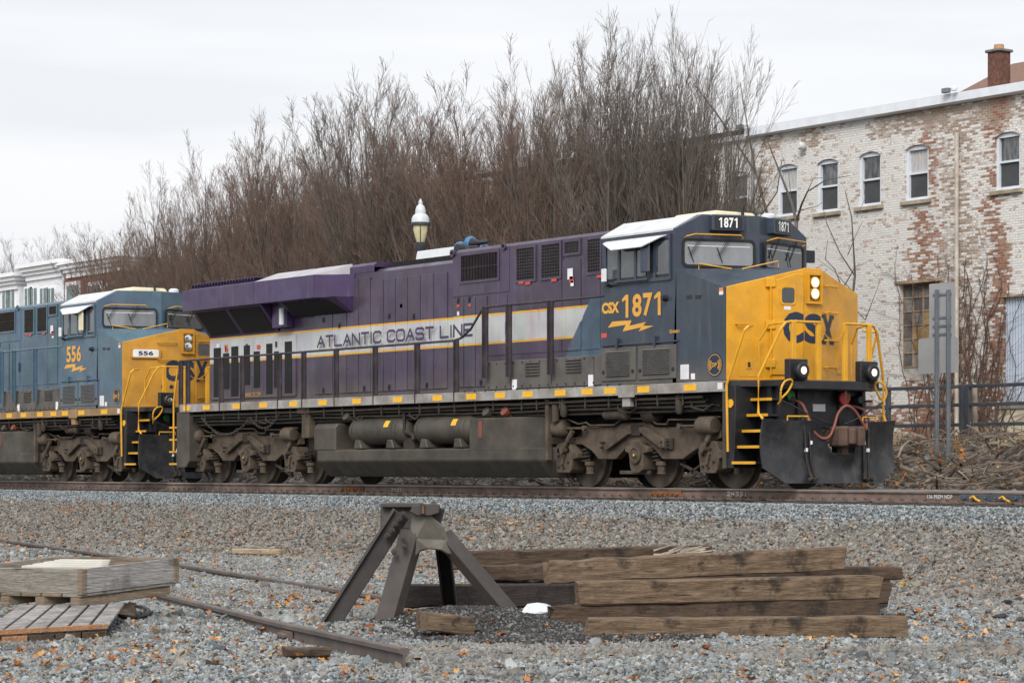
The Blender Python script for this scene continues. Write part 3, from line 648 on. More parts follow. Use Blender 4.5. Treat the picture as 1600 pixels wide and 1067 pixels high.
    Cb('window_surround', ring(YS, [(wx0 - .06, wz0 - .06), (wx1 + .04, wz0 - .06), (wx1 + .04, wz1 + .08), (wx0 - .06, wz1 + .08)], [(wx0, wz0), (wx1, wz0), (wx1, wz1), (wx0, wz1)], 0, .03), cabm, shell)
    cuts = [wx0 + .02, SX(968, -1.5), SX(978, -1.5), SX(1010, -1.5), SX(1026, -1.5), wx1 - .02]
    Cb('window_back', MB().box(wx0, wx1, -1.506, -1.49, wz0, wz1), black_m, shell)  # black sheet painted in for the dark cab interior behind the panes
    for a, b in ((cuts[0], cuts[1] - .02), (cuts[2] - .12, cuts[3]), (cuts[4], cuts[5])):
        g = Cb('side_window', MB().box(a, b, -1.514, -1.5, wz0 + .05, wz1 - .02), side_glass, shell)
    for xx in (cuts[1] + .01, cuts[3] - .28, cuts[4] - .03): Cb('window_post', MB().box(xx - .03, xx + .03, -1.53, -1.5, wz0, wz1), cabm, shell)
    Cb('wind_wing', MB().box(cuts[3] - .03, cuts[3] + .22, -1.62, -1.59, wz0 + .1, wz1 - .04), cabm if not second else cream_p, shell, bev=.015)
    ys_ = -1.70; tx0, tx1 = SX(948, -1.52), SX(1044, -1.52); bx0, bx1 = SX(954, ys_), SX(1001, ys_); bz_ = S(954, 391, ys_)[1]
    tp_ = [(tx0, -1.515, 4.345), (tx1, -1.515, 4.345), (SX(1032, -1.60), -1.60, 4.30), (tx0 - .02, -1.60, 4.30)]; bt_ = [(bx0, ys_, bz_), (bx1, ys_, bz_)]
    tk = Vector((0, .012, -.012)); vs_ = [Vector(v) for v in tp_ + bt_]
    aw = MB().add(vs_ + [v + tk for v in vs_], [(0, 1, 2, 3), (3, 2, 5, 4), (6, 9, 8, 7), (9, 10, 11, 8), (0, 6, 7, 1), (1, 7, 8, 2), (2, 8, 11, 5), (5, 11, 10, 4), (4, 10, 9, 3), (3, 9, 6, 0)])
    Cb('sunshade', aw, white_p, shell)
    Cb('cab_mirror', MB().box(6.32, 6.45, -1.66, -1.62, 3.62, 3.85), sticker, shell, bev=.01)
    Cb('mirror_arm', MB().tube([(6.4, -1.5, 3.55), (6.42, -1.62, 3.58)], .03, 6), black_m, shell)
    Cb('armrest', MB().box(6.6, 7.5, -1.58, -1.5, wz0 - .03, wz0 + .01), cabm, shell)
    # louvre doors at the foot of the cab
    for u0, u1 in ((941, 995), (998, 1058)):
        x0, x1 = SX(u0, -1.5), SX(u1, -1.5); d = Cb('louver_door', MB().box(x0 + .01, x1 - .01, -1.525, -1.49, 1.88, 2.46), lowbox if not second else cabm, shell, bev=.005)
        for k in range(13):
            z = 1.985 + k * .034
            Cb('louver', MB().prism([(0, .004), (-.034, -.008), (-.034, -.013), (0, -.016)], lambda p: (x0 + .14, -1.525 + p[0], z + p[1]), lambda p: (x1 - .16, -1.525 + p[0], z + p[1])), louv_m, d)
        for xx in (x0 + .07, x1 - .08): Cb('latch', MB().lathe([(.035, 0), (.03, -.015)], (xx, -1.527, 2.04), 'y', 10), black_m, d)
    Cb('door_rail', MB().box(SX(941, -1.5), SX(1060, -1.5), -1.54, -1.5, 2.50, 2.525), cabm, shell)
    for u in (967, 1026): x = SX(u, -1.5); Cb('hinge', MB().box(x - .02, x + .02, -1.56, -1.5, 2.46, 2.62), cabm, shell)
    # cab lettering
    if not second:
        x, z = S(941, 491, -1.5); Cb('road_initials', text_mb('CSX', (x, -1.504, z), (1, 0, 0), UP, SX(968, -1.5) - x, .20, .055), csx_yel, shell)
        x, z = S(972, 497, -1.5); Cb('road_number', num_mb('1871', (x, -1.504, z), (1, 0, 0), UP, SX(1037, -1.5) - x, .40, .03), csx_yel, shell)
        bolt = [(950, 510), (957, 500.5), (987, 498.5), (984, 507), (1010, 501), (1005, 507), (1022, 507), (998, 516), (1002, 509.5), (973, 516), (978, 505.5)]
        x, z = S(1047, 521, -1.5); Cb('model_lettering', text_mb('ES44AH', (x, -1.504, z), (1, 0, 0), UP, SX(1062, -1.5) - x, .06, .02), csx_yel, shell)
        x, z = S(940, 528, -1.5); Cb('flag_decal', MB().box(x, x + .15, -1.505, -1.5, z, z + .08), sticker_r, shell)
        sx = 0.
    else:
        x, z = S(972, 497, -1.5); Cb('road_number', num_mb('556', (x - .25, -1.504, z), (1, 0, 0), UP, .82, .40, .03), csx_yel, shell)
        bolt = [(950, 510), (957, 500.5), (987, 498.5), (984, 507), (1010, 501), (1005, 507), (1022, 507), (998, 516), (1002, 509.5), (973, 516), (978, 505.5)]
    Cb('lightning_bolt', MB().add([(*(lambda q: (q[0], -1.504, q[1]))(S(u, v + 2, -1.5)),) for u, v in bolt], [tuple(range(len(bolt)))[::-1]]), csx_yel, shell)
    # emblem DP on the nose side
    x, z = S(1117, 570, -1.5); mb = MB()
    Cb('emblem_disc', MB().lathe([(.20, 0), (.20, -.004)], (x, -1.5, z), 'y', 28), csx_blu, shell)
    for a0, a1, r0, r1 in ((0, 360, .168, .178), (-38, 38, .09, .105), (-38, 38, .118, .130), (-38, 38, .142, .152), (142, 218, .09, .105), (142, 218, .118, .130), (142, 218, .142, .152)):
        ar = [R(a0 + (a1 - a0) * i / 24) for i in range(25)]
        mb.add([(x + r * math.cos(t), -1.508, z + r * math.sin(t)) for t in ar for r in (r0, r1)], [(2 * i, 2 * i + 1, 2 * i + 3, 2 * i + 2) for i in range(24)])
    Cb('emblem_ring', mb, csx_yel, shell)
    Cb('emblem_letters', text_mb('DP', (x - .06, -1.509, z - .035), (1, 0, 0), UP, .12, .07, .02), csx_yel, shell)
    for u, v, w_, h_ in ((1070, 581, .22, .25), (1083, 588, .1, .1)): x, z = S(u, v, -1.5); Cb('data_placard', MB().box(x - w_ / 2, x + w_ / 2, -1.506, -1.5, z - h_ / 2, z + h_ / 2), sticker, shell)
    x, z = S(1127, 455, -1.5); Cb('caution_label', MB().box(x - .05, x + .05, -1.505, -1.5, z - .06, z), sticker, shell); Cb('caution_label', MB().box(x - .05, x + .05, -1.505, -1.5, z, z + .06), sticker_o, shell)
    for u in (1077, 1091): x, z = S(u, 464, -1.5); Cb('vent_slot', MB().box(x - .07, x + .07, -1.508, -1.5, z - .03, z + .03), black_m, shell)
    Cb('horn_bolt', MB().lathe([(.06, 0), (.04, -.1)], (S(1041, 466, -1.5)[0], -1.5, S(1041, 466, -1.5)[1]), 'y', 10), black_m, shell)
    x, z = S(1131, 604, -1.525); part('sill_label', MB().box(x - .16, x - .04, -1.527, -1.52, 1.66, 1.77), sticker, sill); part('sill_letter', text_mb('F', (x, -1.522, 1.66), (1, 0, 0), UP, .06, .1, .02), black_m, sill)
    # windshields on the two angled front faces
    for fm, mir in ((WL, False), (WR, True)):
        a, b = (.10, 1.46) if not mir else (.10, 1.46)
        o_, i_ = rrect(a, b, 3.775, 4.265, .09), rrect(a + .045, b - .045, 3.82, 4.22, .06)
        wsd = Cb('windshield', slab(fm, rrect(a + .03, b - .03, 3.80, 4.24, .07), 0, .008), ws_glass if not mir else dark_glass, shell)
        Cb('windshield_gasket', ring(fm, o_, i_, 0, .022), rubber, wsd)
        g0, g1 = (.25, 1.15) if not mir else (.3, 1.35)
        Cb('grab_bar', MB().tube([fm(g0 - .1, 4.27, .0), fm(g0 - .1, 4.29, .08), fm(g0 + .05, 4.33, .12), fm(g1, 4.33, .12), fm(g1 + .05, 4.28, .08), fm(g1 + .05, 4.26, 0)], .011, 6), rail_yellow, shell)
        for t in ((.45, .98) if not mir else (.5, 1.1)):
            wp = Cb('wiper_arm', MB().tube([fm(t, 4.33, .06), fm(t - .22, 3.98, .05)], .008, 4).tube([fm(t + .04, 4.33, .06), fm(t - .19, 3.98, .05)], .006, 4), rubber, wsd)
            Cb('wiper_blade', MB().tube([fm(t - .24, 4.12, .03), fm(t - .14, 3.86, .03)], .008, 4), rubber, wsd)
        Cb('sun_strip', slab(fm, [(a + .1, 4.135), (b - .1, 4.135), (b - .1, 4.148), (a + .1, 4.148)], 0, .0095), sticker, wsd)
        n0, n1 = (.62, 1.22) if not mir else (.28, .88)
        if not second:
            nb = Cb('number_board', slab(fm, [(n0, 4.40), (n1, 4.40), (n1, 4.68), (n0, 4.68)], -.2, .10), cabm, shell, bev=.015)
            Cb('board_face', slab(fm, rrect(n0 + .05, n1 - .05, 4.435, 4.65, .03), .09, .108), board_blk, nb)
            Cb('board_number', num_mb('1871', fm(n0 + .115, 4.455, .11), fm(1, 0) - fm(0, 0), UP, n1 - n0 - .23, .17, .03), white_ink, nb)
    Cb('rear_view_mirror', MB().box(8.1, 8.16, 1.52, 1.75, 4.0, 4.22), black_m, shell, bev=.01)
    # --- nose
    ns = thing('nose', None, None, local=True); ns.parent = root
    Ns = lambda n, mb, m, par=ns, **k: part(n, mb, m, par, **k)
    V = [(8.1, -1.5, 1.81), (9.47, -1.5, 1.81), (9.94, -.2, 1.81), (9.94, .2, 1.81), (9.47, 1.5, 1.81), (8.1, 1.5, 1.81),
         (8.2, -1.5, 3.74), (9.47, -1.5, 3.34), (9.94, -.2, 3.665), (9.94, .2, 3.665), (9.47, 1.5, 3.34), (8.2, 1.5, 3.74), (8.66, 0, 3.80)]
    body = Ns('nose_body', MB().add(V, [(0, 1, 7, 6), (1, 2, 8, 7), (2, 3, 9, 8), (3, 4, 10, 9), (4, 5, 11, 10), (0, 5, 4, 3, 2, 1), (6, 7, 8, 12), (8, 9, 12), (9, 10, 11, 12), (0, 6, 12, 11, 5)]), cabm)
    LL = 1.382
    Ns('nose_panel', slab(NL, [(0, 1.81), (LL, 1.81), (LL, 3.69), (0, 3.36)], -.03, .0), yel, body, bev=.012)
    Ns('nose_panel', slab(NC, [(-.003, 1.81), (.403, 1.81), (.403, 3.70), (-.003, 3.70)], -.03, .004), yel, body, bev=.008)
    Ns('nose_panel', slab(NR, [(0, 1.81), (LL, 1.81), (LL, 3.36), (0, 3.69)], -.03, .0), yel, body, bev=.012)
    T = lambda u: (u - 1131) / 127 * LL
    if not second:
        dr = Ns('nose_door', slab(NL, [(.80, 1.90), (LL - .01, 1.90), (LL - .01, 3.60), (1.22, 3.60), (.80, 3.46)], 0, .03), yel, body, bev=.012)
        Ns('door_window', slab(NL, rrect(T(1220), T(1241), 3.10, 3.36, .05), .02, .036), dark_glass, dr); Ns('door_gasket', ring(NL, rrect(T(1217), T(1244), 3.07, 3.39, .06), rrect(T(1220), T(1241), 3.10, 3.36, .05), .02, .042), yel, dr)
        for z in (3.36, 2.66, 2.02):
            Ns('hinge', slab(NL, [(T(1194), z), (T(1210), z), (T(1210), z + .15), (T(1194), z + .15)], 0, .055), yel, dr, bev=.01)
        Ns('hinge_rod', MB().tube([NL(T(1202), 1.9, .04), NL(T(1202), 3.5, .04)], .016, 6), yel, dr)
        Ns('door_label', slab(NL, [(T(1224), 2.99), (T(1235), 2.99), (T(1235), 3.05), (T(1224), 3.05)], .03, .034), sticker, dr)
        Ns('latch_plate', slab(NL, rrect(T(1162), T(1172), 2.0, 2.14, .02), 0, .02), yel, body); Ns('latch', slab(NL, [(T(1165), 2.03), (T(1169), 2.03), (T(1169), 2.11), (T(1165), 2.11)], 0, .028), black_m, body)
        Ns('latch_plate', slab(NL, rrect(T(1150), T(1190), 1.87, 2.5, .03), 0, .008), yel, body)
        Ns('emblem_c', text_mb('C', NL(T(1222), 2.44, .034), NL(1, 0) - NL(0, 0), UP, .375, .52, .05), csx_blu, body)
        Ns('emblem_s', text_mb('S', NC(.0, 2.44, .006), (0, 1, 0), UP, .40, .50, .05), csx_blu, body)
        Ns('emblem_x', text_mb('X', NR(.01, 2.44, .004), NR(1, 0) - NR(0, 0), UP, .44, .50, .05).add([NR(t, z, .005) for t, z in ((.0, 2.44), (.17, 2.44), (.17, 2.5), (.0, 2.5), (.29, 2.44), (.46, 2.44), (.46, 2.5), (.29, 2.5), (0, 2.88), (.17, 2.88), (.17, 2.94), (0, 2.94), (.29, 2.88), (.46, 2.88), (.46, 2.94), (.29, 2.94))], [(0, 1, 2, 3), (4, 5, 6, 7), (8, 9, 10, 11), (12, 13, 14, 15)]), csx_blu, body)
        x = NL(T(1230), 2.2, .034)
        for k, s in enumerate(('HITCH', 'OUR', 'STEP')): Ns('small_lettering', text_mb(s, NL(T(1228), 2.12 - k * .07, .034), NL(1, 0) - NL(0, 0), UP, .2 if k == 0 else .13, .045, .02), black_m, body)
    else:
        dr = Ns('nose_door', slab(NR, [(.02, 1.90), (.58, 1.90), (.58, 3.46), (.16, 3.6), (.02, 3.6)], 0, .03), yel, body, bev=.012)
        Ns('door_window', slab(NR, rrect(.10, .5, 3.08, 3.36, .05), .02, .036), dark_glass, dr)
        nb = Ns('number_board', slab(NL, rrect(.2, .92, 2.98, 3.22, .04), 0, .05), yel, body); Ns('board_face', slab(NL, rrect(.25, .87, 3.01, 3.19, .04), .04, .055), sticker, nb)
        Ns('board_number', text_mb('556', NL(.38, 3.05, .058), NL(1, 0) - NL(0, 0), UP, .36, .1, .03), black_m, nb)
        Ns('emblem_c', text_mb('C', NL(T(1222) + .02, 2.44, .004), NL(1, 0) - NL(0, 0), UP, .35, .5, .05), csx_blu, body)
        Ns('emblem_s', text_mb('S', NC(.0, 2.44, .006), (0, 1, 0), UP, .40, .50, .05), csx_blu, body); Ns('emblem_x', text_mb('X', NR(.01, 2.44, .034), NR(1, 0) - NR(0, 0), UP, .44, .50, .05), csx_blu, body)
        for t in (.98, 1.18): Ns('emblem_dot', slab(NL, [(t + .05 * math.cos(a), 2.3 + .05 * math.sin(a)) for a in np.arange(0, 6.2, .5)], 0, .005), csx_blu, body)
    # headlight
    hl = Ns('headlight_housing', ring(NC, [(.03, 3.10), (.37, 3.10), (.37, 3.62), (.03, 3.62)], [(.07, 3.14), (.33, 3.14), (.33, 3.58), (.07, 3.58)], 0, .07), yel, body)
    Ns('headlight_back', slab(NC, [(.06, 3.13), (.34, 3.13), (.34, 3.59), (.06, 3.59)], 0, .012), yellow_old, hl)
    for z in (3.46, 3.27):
        ax = ((0, 1, 0), (0, 0, 1), (1, 0, 0)); c = NC(.2, z, .01)
        Ns('headlight', MB().lathe([(.10, 0), (.10, .05), (.085, .055)], c, ax, 22), (yellow_old if not second else chrome), hl)
        Ns('headlight_lens', MB().lathe([(.084, .05), (.08, .062), (.045, .072)], c, ax, 22), lamp_on if not second else chrome, hl, smooth=True)
        if not second: Ns('headlight_bulb', MB().lathe([(.04, .07), (.03, .082)], c, ax, 14), lamp_core, hl)
    # grab irons on the far facet and near facet
    def grab(fm, t0, t1, z, d=.07): return MB().tube([fm(t0, z, 0), fm(t0, z, d), fm(t1, z - .0, d), fm(t1, z, 0)], .014, 6)
    for z in (3.42, 2.97, 2.5, 2.05): Ns('grab_iron', grab(NR, .10, .50, z), yel, body)
    if not second: Ns('grab_iron', grab(NL, T(1146), T(1166), 2.74), yel, body)
    else: Ns('grab_iron', grab(NL, .85, 1.3, 3.36), yel, body); Ns('grab_iron', grab(NL, .85, 1.3, 2.95), yel, body)
    Ns('vent_flap', slab(NR, [(.55, 1.95), (.95, 1.95), (.95, 2.3), (.55, 2.3)], 0, .012), yel, body)
    pb = [(1092, 412, -1.25), (1143, 420, -.80), (1160, 420, -.66), (1216, 408, -.2)]; pb = [Vector((S(u, v, y)[0], y, S(u, v, y)[1])) for u, v, y in pb]
    for i, j in ((0, 1), (2, 3)): Cb('base_grab_bar', MB().tube([pb[i] - UP * .1, pb[i], pb[j], pb[j] - UP * .1], .011, 6), rail_yellow, shell)
    bm_ = (pb[1] + pb[2]) / 2; Cb('base_bracket', MB().box(bm_.x - .1, bm_.x + .1, bm_.y - .1, bm_.y + .1, bm_.z - .16, bm_.z - .01), black_m, shell, bev=.02)
    # --- front platform, stairs, handrails, ditch lights, plow
    fp = thing('front_platform', None, None, local=True); fp.parent = root
    Fp = lambda n, mb, m, par=fp, **k: part(n, mb, m, par, **k)
    Fp('platform_plate', MB().xy([(9.4, -1.5), (9.62, -1.5), (9.9, -1.1), (10.42, -1.1), (10.42, 1.1), (9.9, 1.1), (9.62, 1.5), (9.4, 1.5)], 1.70, 1.80), black_m)
    Fp('anticlimber', MB().xy([(10.3, -1.1), (10.55, -.7), (10.55, .7), (10.3, 1.1)], 1.64, 1.80), black_m, bev=.02)
    Fp('end_plate', MB().box(10.0, 10.1, -1.05, 1.05, .95, 1.72), black_m); Fp('end_plate_rib', MB().box(10.1, 10.14, -.5, -.45, .95, 1.7).box(10.1, 10.14, .45, .5, .95, 1.7), black_m)
    Fp('yellow_sill_strip', slab(NL, [(0, 1.74), (LL, 1.74), (LL, 1.808), (0, 1.808)], -.03, .03), yel); Fp('yellow_sill_strip', slab(NR, [(0, 1.74), (LL, 1.74), (LL, 1.808), (0, 1.808)], -.03, .03), yel)
    for s in (-1, 1):
        sw = Fp('stair_well', MB().xz([(9.42, .35), (9.66, .35), (9.72, 1.3), (9.7, 1.72), (9.42, 1.72)], s * 1.49, s * .95), black_m, bev=.006)
        Fp('stair_panel', MB().xz([(9.42, .35), (9.5, .35), (9.53, 1.62), (9.42, 1.62)], s * 1.52, s * 1.48), tank_m, sw)
        Fp('stair_back', MB().xz([(9.66, .4), (10.2, .4), (10.2, 1.7), (9.66, 1.7)], s * .98, s * .93), black_m, sw)
        for k in range(5):
            y = s * (1.5 - .09 * k); z = .42 + .262 * k
            st = Fp('step', MB().box(9.64, 10.22, min(y, s * .96), max(y, s * .96), z, z + .03), black_m, sw)
            Fp('step_edge', MB().box(9.65, 10.22, min(y, y + s * .02), max(y, y + s * .02), z - .005, z + .04), rail_yellow, st)
        Fp('stair_handrail', MB().tube([(9.6, s * 1.56, .62), (9.57, s * 1.56, 1.72), (9.95, s * 1.5, 2.62), (9.98, s * 1.45, 2.68), (9.86, s * 1.25, 2.70)], .022, 8), rail_yellow)
    Fp('octagon_label', slab(YS, [(9.59 + .075 * math.cos(a), 1.42 + .075 * math.sin(a)) for a in np.arange(math.pi / 8, 6.3, math.pi / 4)], -.01, .006), reflector)
    HZ = 2.76
    for s in (-1, 1):
        Fp('front_handrail', MB().tube([(10.3, s * 1.38, 1.12), (10.2, s * 1.42, 1.25), (10.2, s * 1.42, 1.85), (10.38, s * 1.1, 2.62), (10.4, s * 1.0, HZ - .02), (10.42, s * .9, HZ), (10.45, s * .28, HZ)], .023, 8), rail_yellow)
        for y in (.86, .30): Fp('rail_post', MB().box(10.40, 10.46, s * y - .045, s * y + .045, 1.8, HZ), rail_yellow, bev=.006)
        Fp('side_handrail', MB().tube([(10.42, s * .86, HZ), (10.0, s * 1.0, HZ - .03), (9.8, s * 1.05, HZ - .3), (9.8, s * 1.05, 1.82)], .02, 6), rail_yellow)
        c = Vector((10.52, s * .80, 1.95))
        dl = Fp('ditch_light', MB().box(10.36, 10.50, c.y - .2, c.y + .2, 1.80, 2.14), black_m, bev=.01)
        Fp('light_can', MB().lathe([(.13, -.04), (.14, .08), (.115, .10)], c, ((0, 1, 0), (0, 0, 1), (1, 0, 0)), 22), black_m, dl, smooth=True)
        Fp('light_reflector', MB().lathe([(.112, .06), (.09, .09), (.05, .105)], c, ((0, 1, 0), (0, 0, 1), (1, 0, 0)), 22), ditch_on if not second else chrome, dl, smooth=True)
        if not second: Fp('light_bulb', MB().lathe([(.045, .10), (.03, .115)], c, ((0, 1, 0), (0, 0, 1), (1, 0, 0)), 14), lamp_core, dl)
        # cut lever loop
        Fp('cut_lever', MB().tube(sm([(10.35, s * 1.12, 1.40), (10.45, s * 1.16, 1.46), (10.5, s * 1.2, 1.62), (10.5, s * 1.12, 1.76), (10.5, s * .98, 1.80), (10.49, s * .94, 1.74), (10.47, s * 1.02, 1.60), (10.45, s * 1.16, 1.48)]), .018, 6), rail_yellow)
        Fp('lever_rod', MB().tube(sm([(10.45, s * 1.16, 1.46), (10.5, s * .9, 1.36), (10.55, s * .4, 1.15), (10.62, s * .1, 1.08)]), .015, 5), black_m)
    ch = MB(); n = 22
    for k in range(n):
        t = (k + .5) / n; c = Vector((10.47, -.25 + .5 * t, HZ - .12 - .16 * (1 - (2 * t - 1) ** 2))); d = Vector((0, .5 / n * .75, -.16 * 4 * (1 - 2 * t) / n * .5)); e = Vector((0, 0, .012)) if k % 2 else Vector((.012, 0, 0))
        ch.tube([c - d, c - d * .4 + e, c + d * .4 + e, c + d, c + d * .4 - e, c - d * .4 - e, c - d], .0045, 4, False)
    Fp('safety_chain', ch, rail_yellow)
    # plow: two curved wings meeting in a vee
    def wing(s, y0, y1, zt, zb, notch=0.):
        mb = MB(); ny, nzz = 8, 8; vs = []
        for i in range(ny + 1):
            y = y0 + (y1 - y0) * i / ny
            for j in range(nzz + 1):
                t = j / nzz; z = zb(y) + (zt(y) - zb(y)) * t
                x = 10.74 - .22 * abs(y) - .08 * math.sin(math.pi * min(1, t * .9)) + .03 * t
                vs.append((x, s * y, z))
        k = len(vs); vs2 = [(x - .03, y, z) for x, y, z in vs]
        f = []
        for i in range(ny):
            for j in range(nzz):
                a = i * (nzz + 1) + j; b = a + nzz + 1; f += [(a, b, b + 1, a + 1), (k + a, k + a + 1, k + b + 1, k + b)]
        for j in range(nzz):
            a = j; f.append((a, a + 1, k + a + 1, k + a)); a = ny * (nzz + 1) + j; f.append((a, k + a, k + a + 1, a + 1))
        for i in range(ny):
            a = i * (nzz + 1); b = a + nzz + 1; f.append((a, k + a, k + b, b)); a += nzz; b += nzz; f.append((a, b, k + b, k + a))
        return mb.add(vs + vs2, f)
    pw = thing('snow_plow', None, None, local=True); pw.parent = root
    for s in (-1, 1):
        part('plow_wing', wing(s, .0, 1.02, lambda y: .60 if y < .25 else (.60 + (y - .25) / .25 * .53 if y < .5 else 1.13), lambda y: .10), plow_m, pw, smooth=True)
        part('plow_wing', wing(s, 1.02, 1.5, lambda y: 1.13 + (y - 1.02) * .06, lambda y: .10 + max(0, (y - 1.1)) * .62), plow_m, pw, smooth=True)
        for k, y in enumerate((.70, .60)): part('plow_hose', MB().tube([(10.52 - .02 * k, s * (y + .05), 1.2), (10.56, s * (y + .02), .9), (10.57, s * y, .5), (10.62, s * (y - .03), .24)], .026, 7), rubber, pw, smooth=True); part('glad_hand', MB().tube([(10.62, s * (y - .03), .26), (10.65, s * (y - .05), .18), (10.64, s * (y + .03), .15)], .04, 7), truck_d, pw); part('hose_tag', MB().lathe([(.032, 0), (.032, .06)], (10.566, s * y, .62 + .12 * k), 'z', 8), sticker, pw)
        part('plow_step', MB().tube([(10.52, s * .62, 1.13), (10.52, s * .62, 1.20), (10.44, s * 1.0, 1.20), (10.44, s * 1.0, 1.13)], .016, 6), rail_yellow, pw)
    cp = thing('coupler', None, None, local=True); cp.parent = root
    part('coupler_shank', MB().box(9.9, 10.55, -.11, .11, .76, .98), coupler_m, cp, .02)
    part('coupler_head', MB().xy([(10.5, -.13), (10.62, -.2), (10.86, -.22), (10.95, -.1), (10.85, -.02), (10.8, .06), (10.98, .1), (11.0, .24), (10.8, .26), (10.6, .2), (10.5, .13)], .70, 1.04), coupler_m, cp, .03)
    part('coupler_knuckle', MB().xy([(10.8, .08), (10.97, .06), (11.03, -.04), (10.97, -.12), (10.88, -.07), (10.84, 0)], .74, 1.0), coupler_m, cp, .02)
    part('coupler_lug', MB().box(10.6, 10.75, -.05, .09, .56, .72), coupler_m, cp, .015)
    if not second:
        hp_ = [(1252, 630), (1259, 642), (1265, 655), (1270, 671), (1283, 684), (1296, 682), (1304, 664), (1310, 645), (1322, 634), (1335, 641), (1345, 656), (1354, 671)]
        part('air_hose', MB().tube(sm([(10.12, -.64, 1.5)] + [(10.35 + .07 * min(i, 5), *Fr(u, v, 10.35 + .07 * min(i, 5))) for i, (u, v) in enumerate(hp_)]), .023, 8), hose_red, cp, smooth=True)
        part('air_hose', MB().tube(sm([(10.12, .62, 1.42), (10.3, *Fr(1349, 640, 10.3)), (10.5, *Fr(1353, 655, 10.5)), (10.7, *Fr(1354, 670, 10.7))]), .023, 8), hose_red, cp, smooth=True)
        part('hose_chain', MB().tube([(10.5, *Fr(1322, 608, 10.5)), (10.68, *Fr(1322, 634, 10.7))], .012, 5), truck_d, cp)
        part('jumper_cable', MB().tube([(10.2, -.5, 1.2), (10.4, -.3, 1.05), (10.45, 0, 1.0), (10.4, .3, 1.02), (10.2, .5, 1.15)], .02, 6), rubber, cp)
    for y, m in ((-.66, green_p), (.62, green_p)): Fp('valve_handle', MB().lathe([(.085, 0), (.08, .025)], (10.14, y, 1.55), ((0, 1, 0), (0, 0, 1), (1, 0, 0)), 16), m)
    Fp('valve_body', MB().tube([(10.1, -.66, 1.5), (10.2, -.62, 1.48)], .05, 8), truck_m)
    if not second:
        Fp('red_cap', MB().lathe([(.12, 0), (.11, .03)], (10.22, .48, 1.52), ((0, 1, 0), (0, 0, 1), (1, 0, 0)), 18), red_p)
        Fp('end_label', MB().box(10.1, 10.106, -.12, .16, 1.30, 1.42), sticker)
    Fp('jumper_receptacle', MB().lathe([(.07, 0), (.08, .15), (.06, .2)], (10.1, .8, 1.5), 'x', 14), black_m, smooth=True)
    # --- walkway handrail and stanchions, near and far side
    wr = thing('walkway_railing', None, None, local=True); wr.parent = root
    st_u = [283, 294, 346, 379, 437, 475, 525.6, 586.6, 652, 713]
    for s in (-1, 1):
        part('handrail', MB().tube([(-9.59, s * 1.49, 2.80), (1.5, s * 1.49, 2.80), (1.75, s * 1.49, 2.84), (2.08, s * 1.49, 3.0), (2.45, s * 1.49, 3.35), (2.6, s * 1.49, 3.39), (6.2, s * 1.49, 3.39)], .024, 8), stm, wr)
        for u in st_u:
            x = SX(u, -1.5); q = part('stanchion', MB().box(x - .055, x + .055, s * 1.49 - .015, s * 1.49 + .02, 1.63, 2.80).box(x - .055, x - .04, s * 1.49 - .05, s * 1.49, 1.63, 2.80), stm, wr)
        for u in (760, 797, 862):
            x = SX(u, -1.48); part('stanchion', MB().box(x - .055, x + .055, s * 1.49 - .015, s * 1.49 + .02, 2.05, 3.40).box(x - .055, x - .04, s * 1.49 - .06, s * 1.49, 2.05, 3.40), stm, wr)
    # --- rear end: stairs, coupler
    re = thing('rear_platform', None, None, local=True); re.parent = root
    part('end_plate', MB().box(-9.75, -9.6, -1.45, 1.45, 1.0, 1.8), black_m, re); 
    for s in (-1, 1):
        part('stair_well', MB().xz([(-9.75, .36), (-9.3, .36), (-9.15, .5), (-9.15, 1.62), (-9.75, 1.62)], s * 1.5, s * 1.0), tank_m, re, .01)
        for k in range(4): part('step_edge', MB().box(-10.15, -9.76, s * 1.3 - .18, s * 1.3 + .18, .42 + k * .28, .46 + k * .28), rail_yellow, re)
        part('stair_handrail', MB().tube([(-9.85, s * 1.52, .75), (-9.85, s * 1.52, 1.85), (-9.7, s * 1.5, 2.6)], .022, 6), rail_yellow if second or True else stm, re)
    part('coupler_body', MB().box(-11.0, -9.7, -.12, .12, .74, 1.0).box(-11.25, -10.85, -.2, .2, .7, 1.05), coupler_m, re, .03)
    part('rear_pilot', MB().box(-9.8, -9.72, -1.3, 1.3, .25, 1.0), black_m, re)
    if not second:
        cm = MB()
        def chain(p, q, sag, n):
            p, q = Vector(p), Vector(q)
            for k in range(n):
                t0, t1 = (k - .15) / n, (k + 1.15) / n
                f = lambda t: p.lerp(q, t) - UP * sag * (1 - (2 * t - 1) ** 2)
                a, b = f(t0), f(t1); e = Vector((0, .022, 0)) if k % 2 else Vector((0, 0, .022)); m1, m2 = a.lerp(b, .25), a.lerp(b, .75)
                cm.tube([a, m1 + e, m2 + e, b, m2 - e, m1 - e, a], .009, 4, False)
        xa, za = S(315, 652, -1.45); xb, zb_ = S(391, 652, -1.45); xc, zc = S(436, 648, -1.45)
        chain((xa, -1.45, za), (xb, -1.45, zb_), .38, 30); chain((xb, -1.45, zb_), (xc, -1.45, zc), .26, 20)
        part('tie_down_chain', cm, pipe_m, root)
    P('bogie_strut', MB().box(-4.45, -3.95, -1.45, -1.2, 1.5, 1.62).box(-4.3, -4.0, -1.42, -1.25, .98, 1.5), truck_m, bev=.01)
    return root
build_loco('locomotive', 'purple and grey striped locomotive with yellow nose and lit headlights', 0, False)
build_loco('locomotive', 'blue locomotive with yellow nose numbered 556 coupled behind the purple one', -22.0, True)
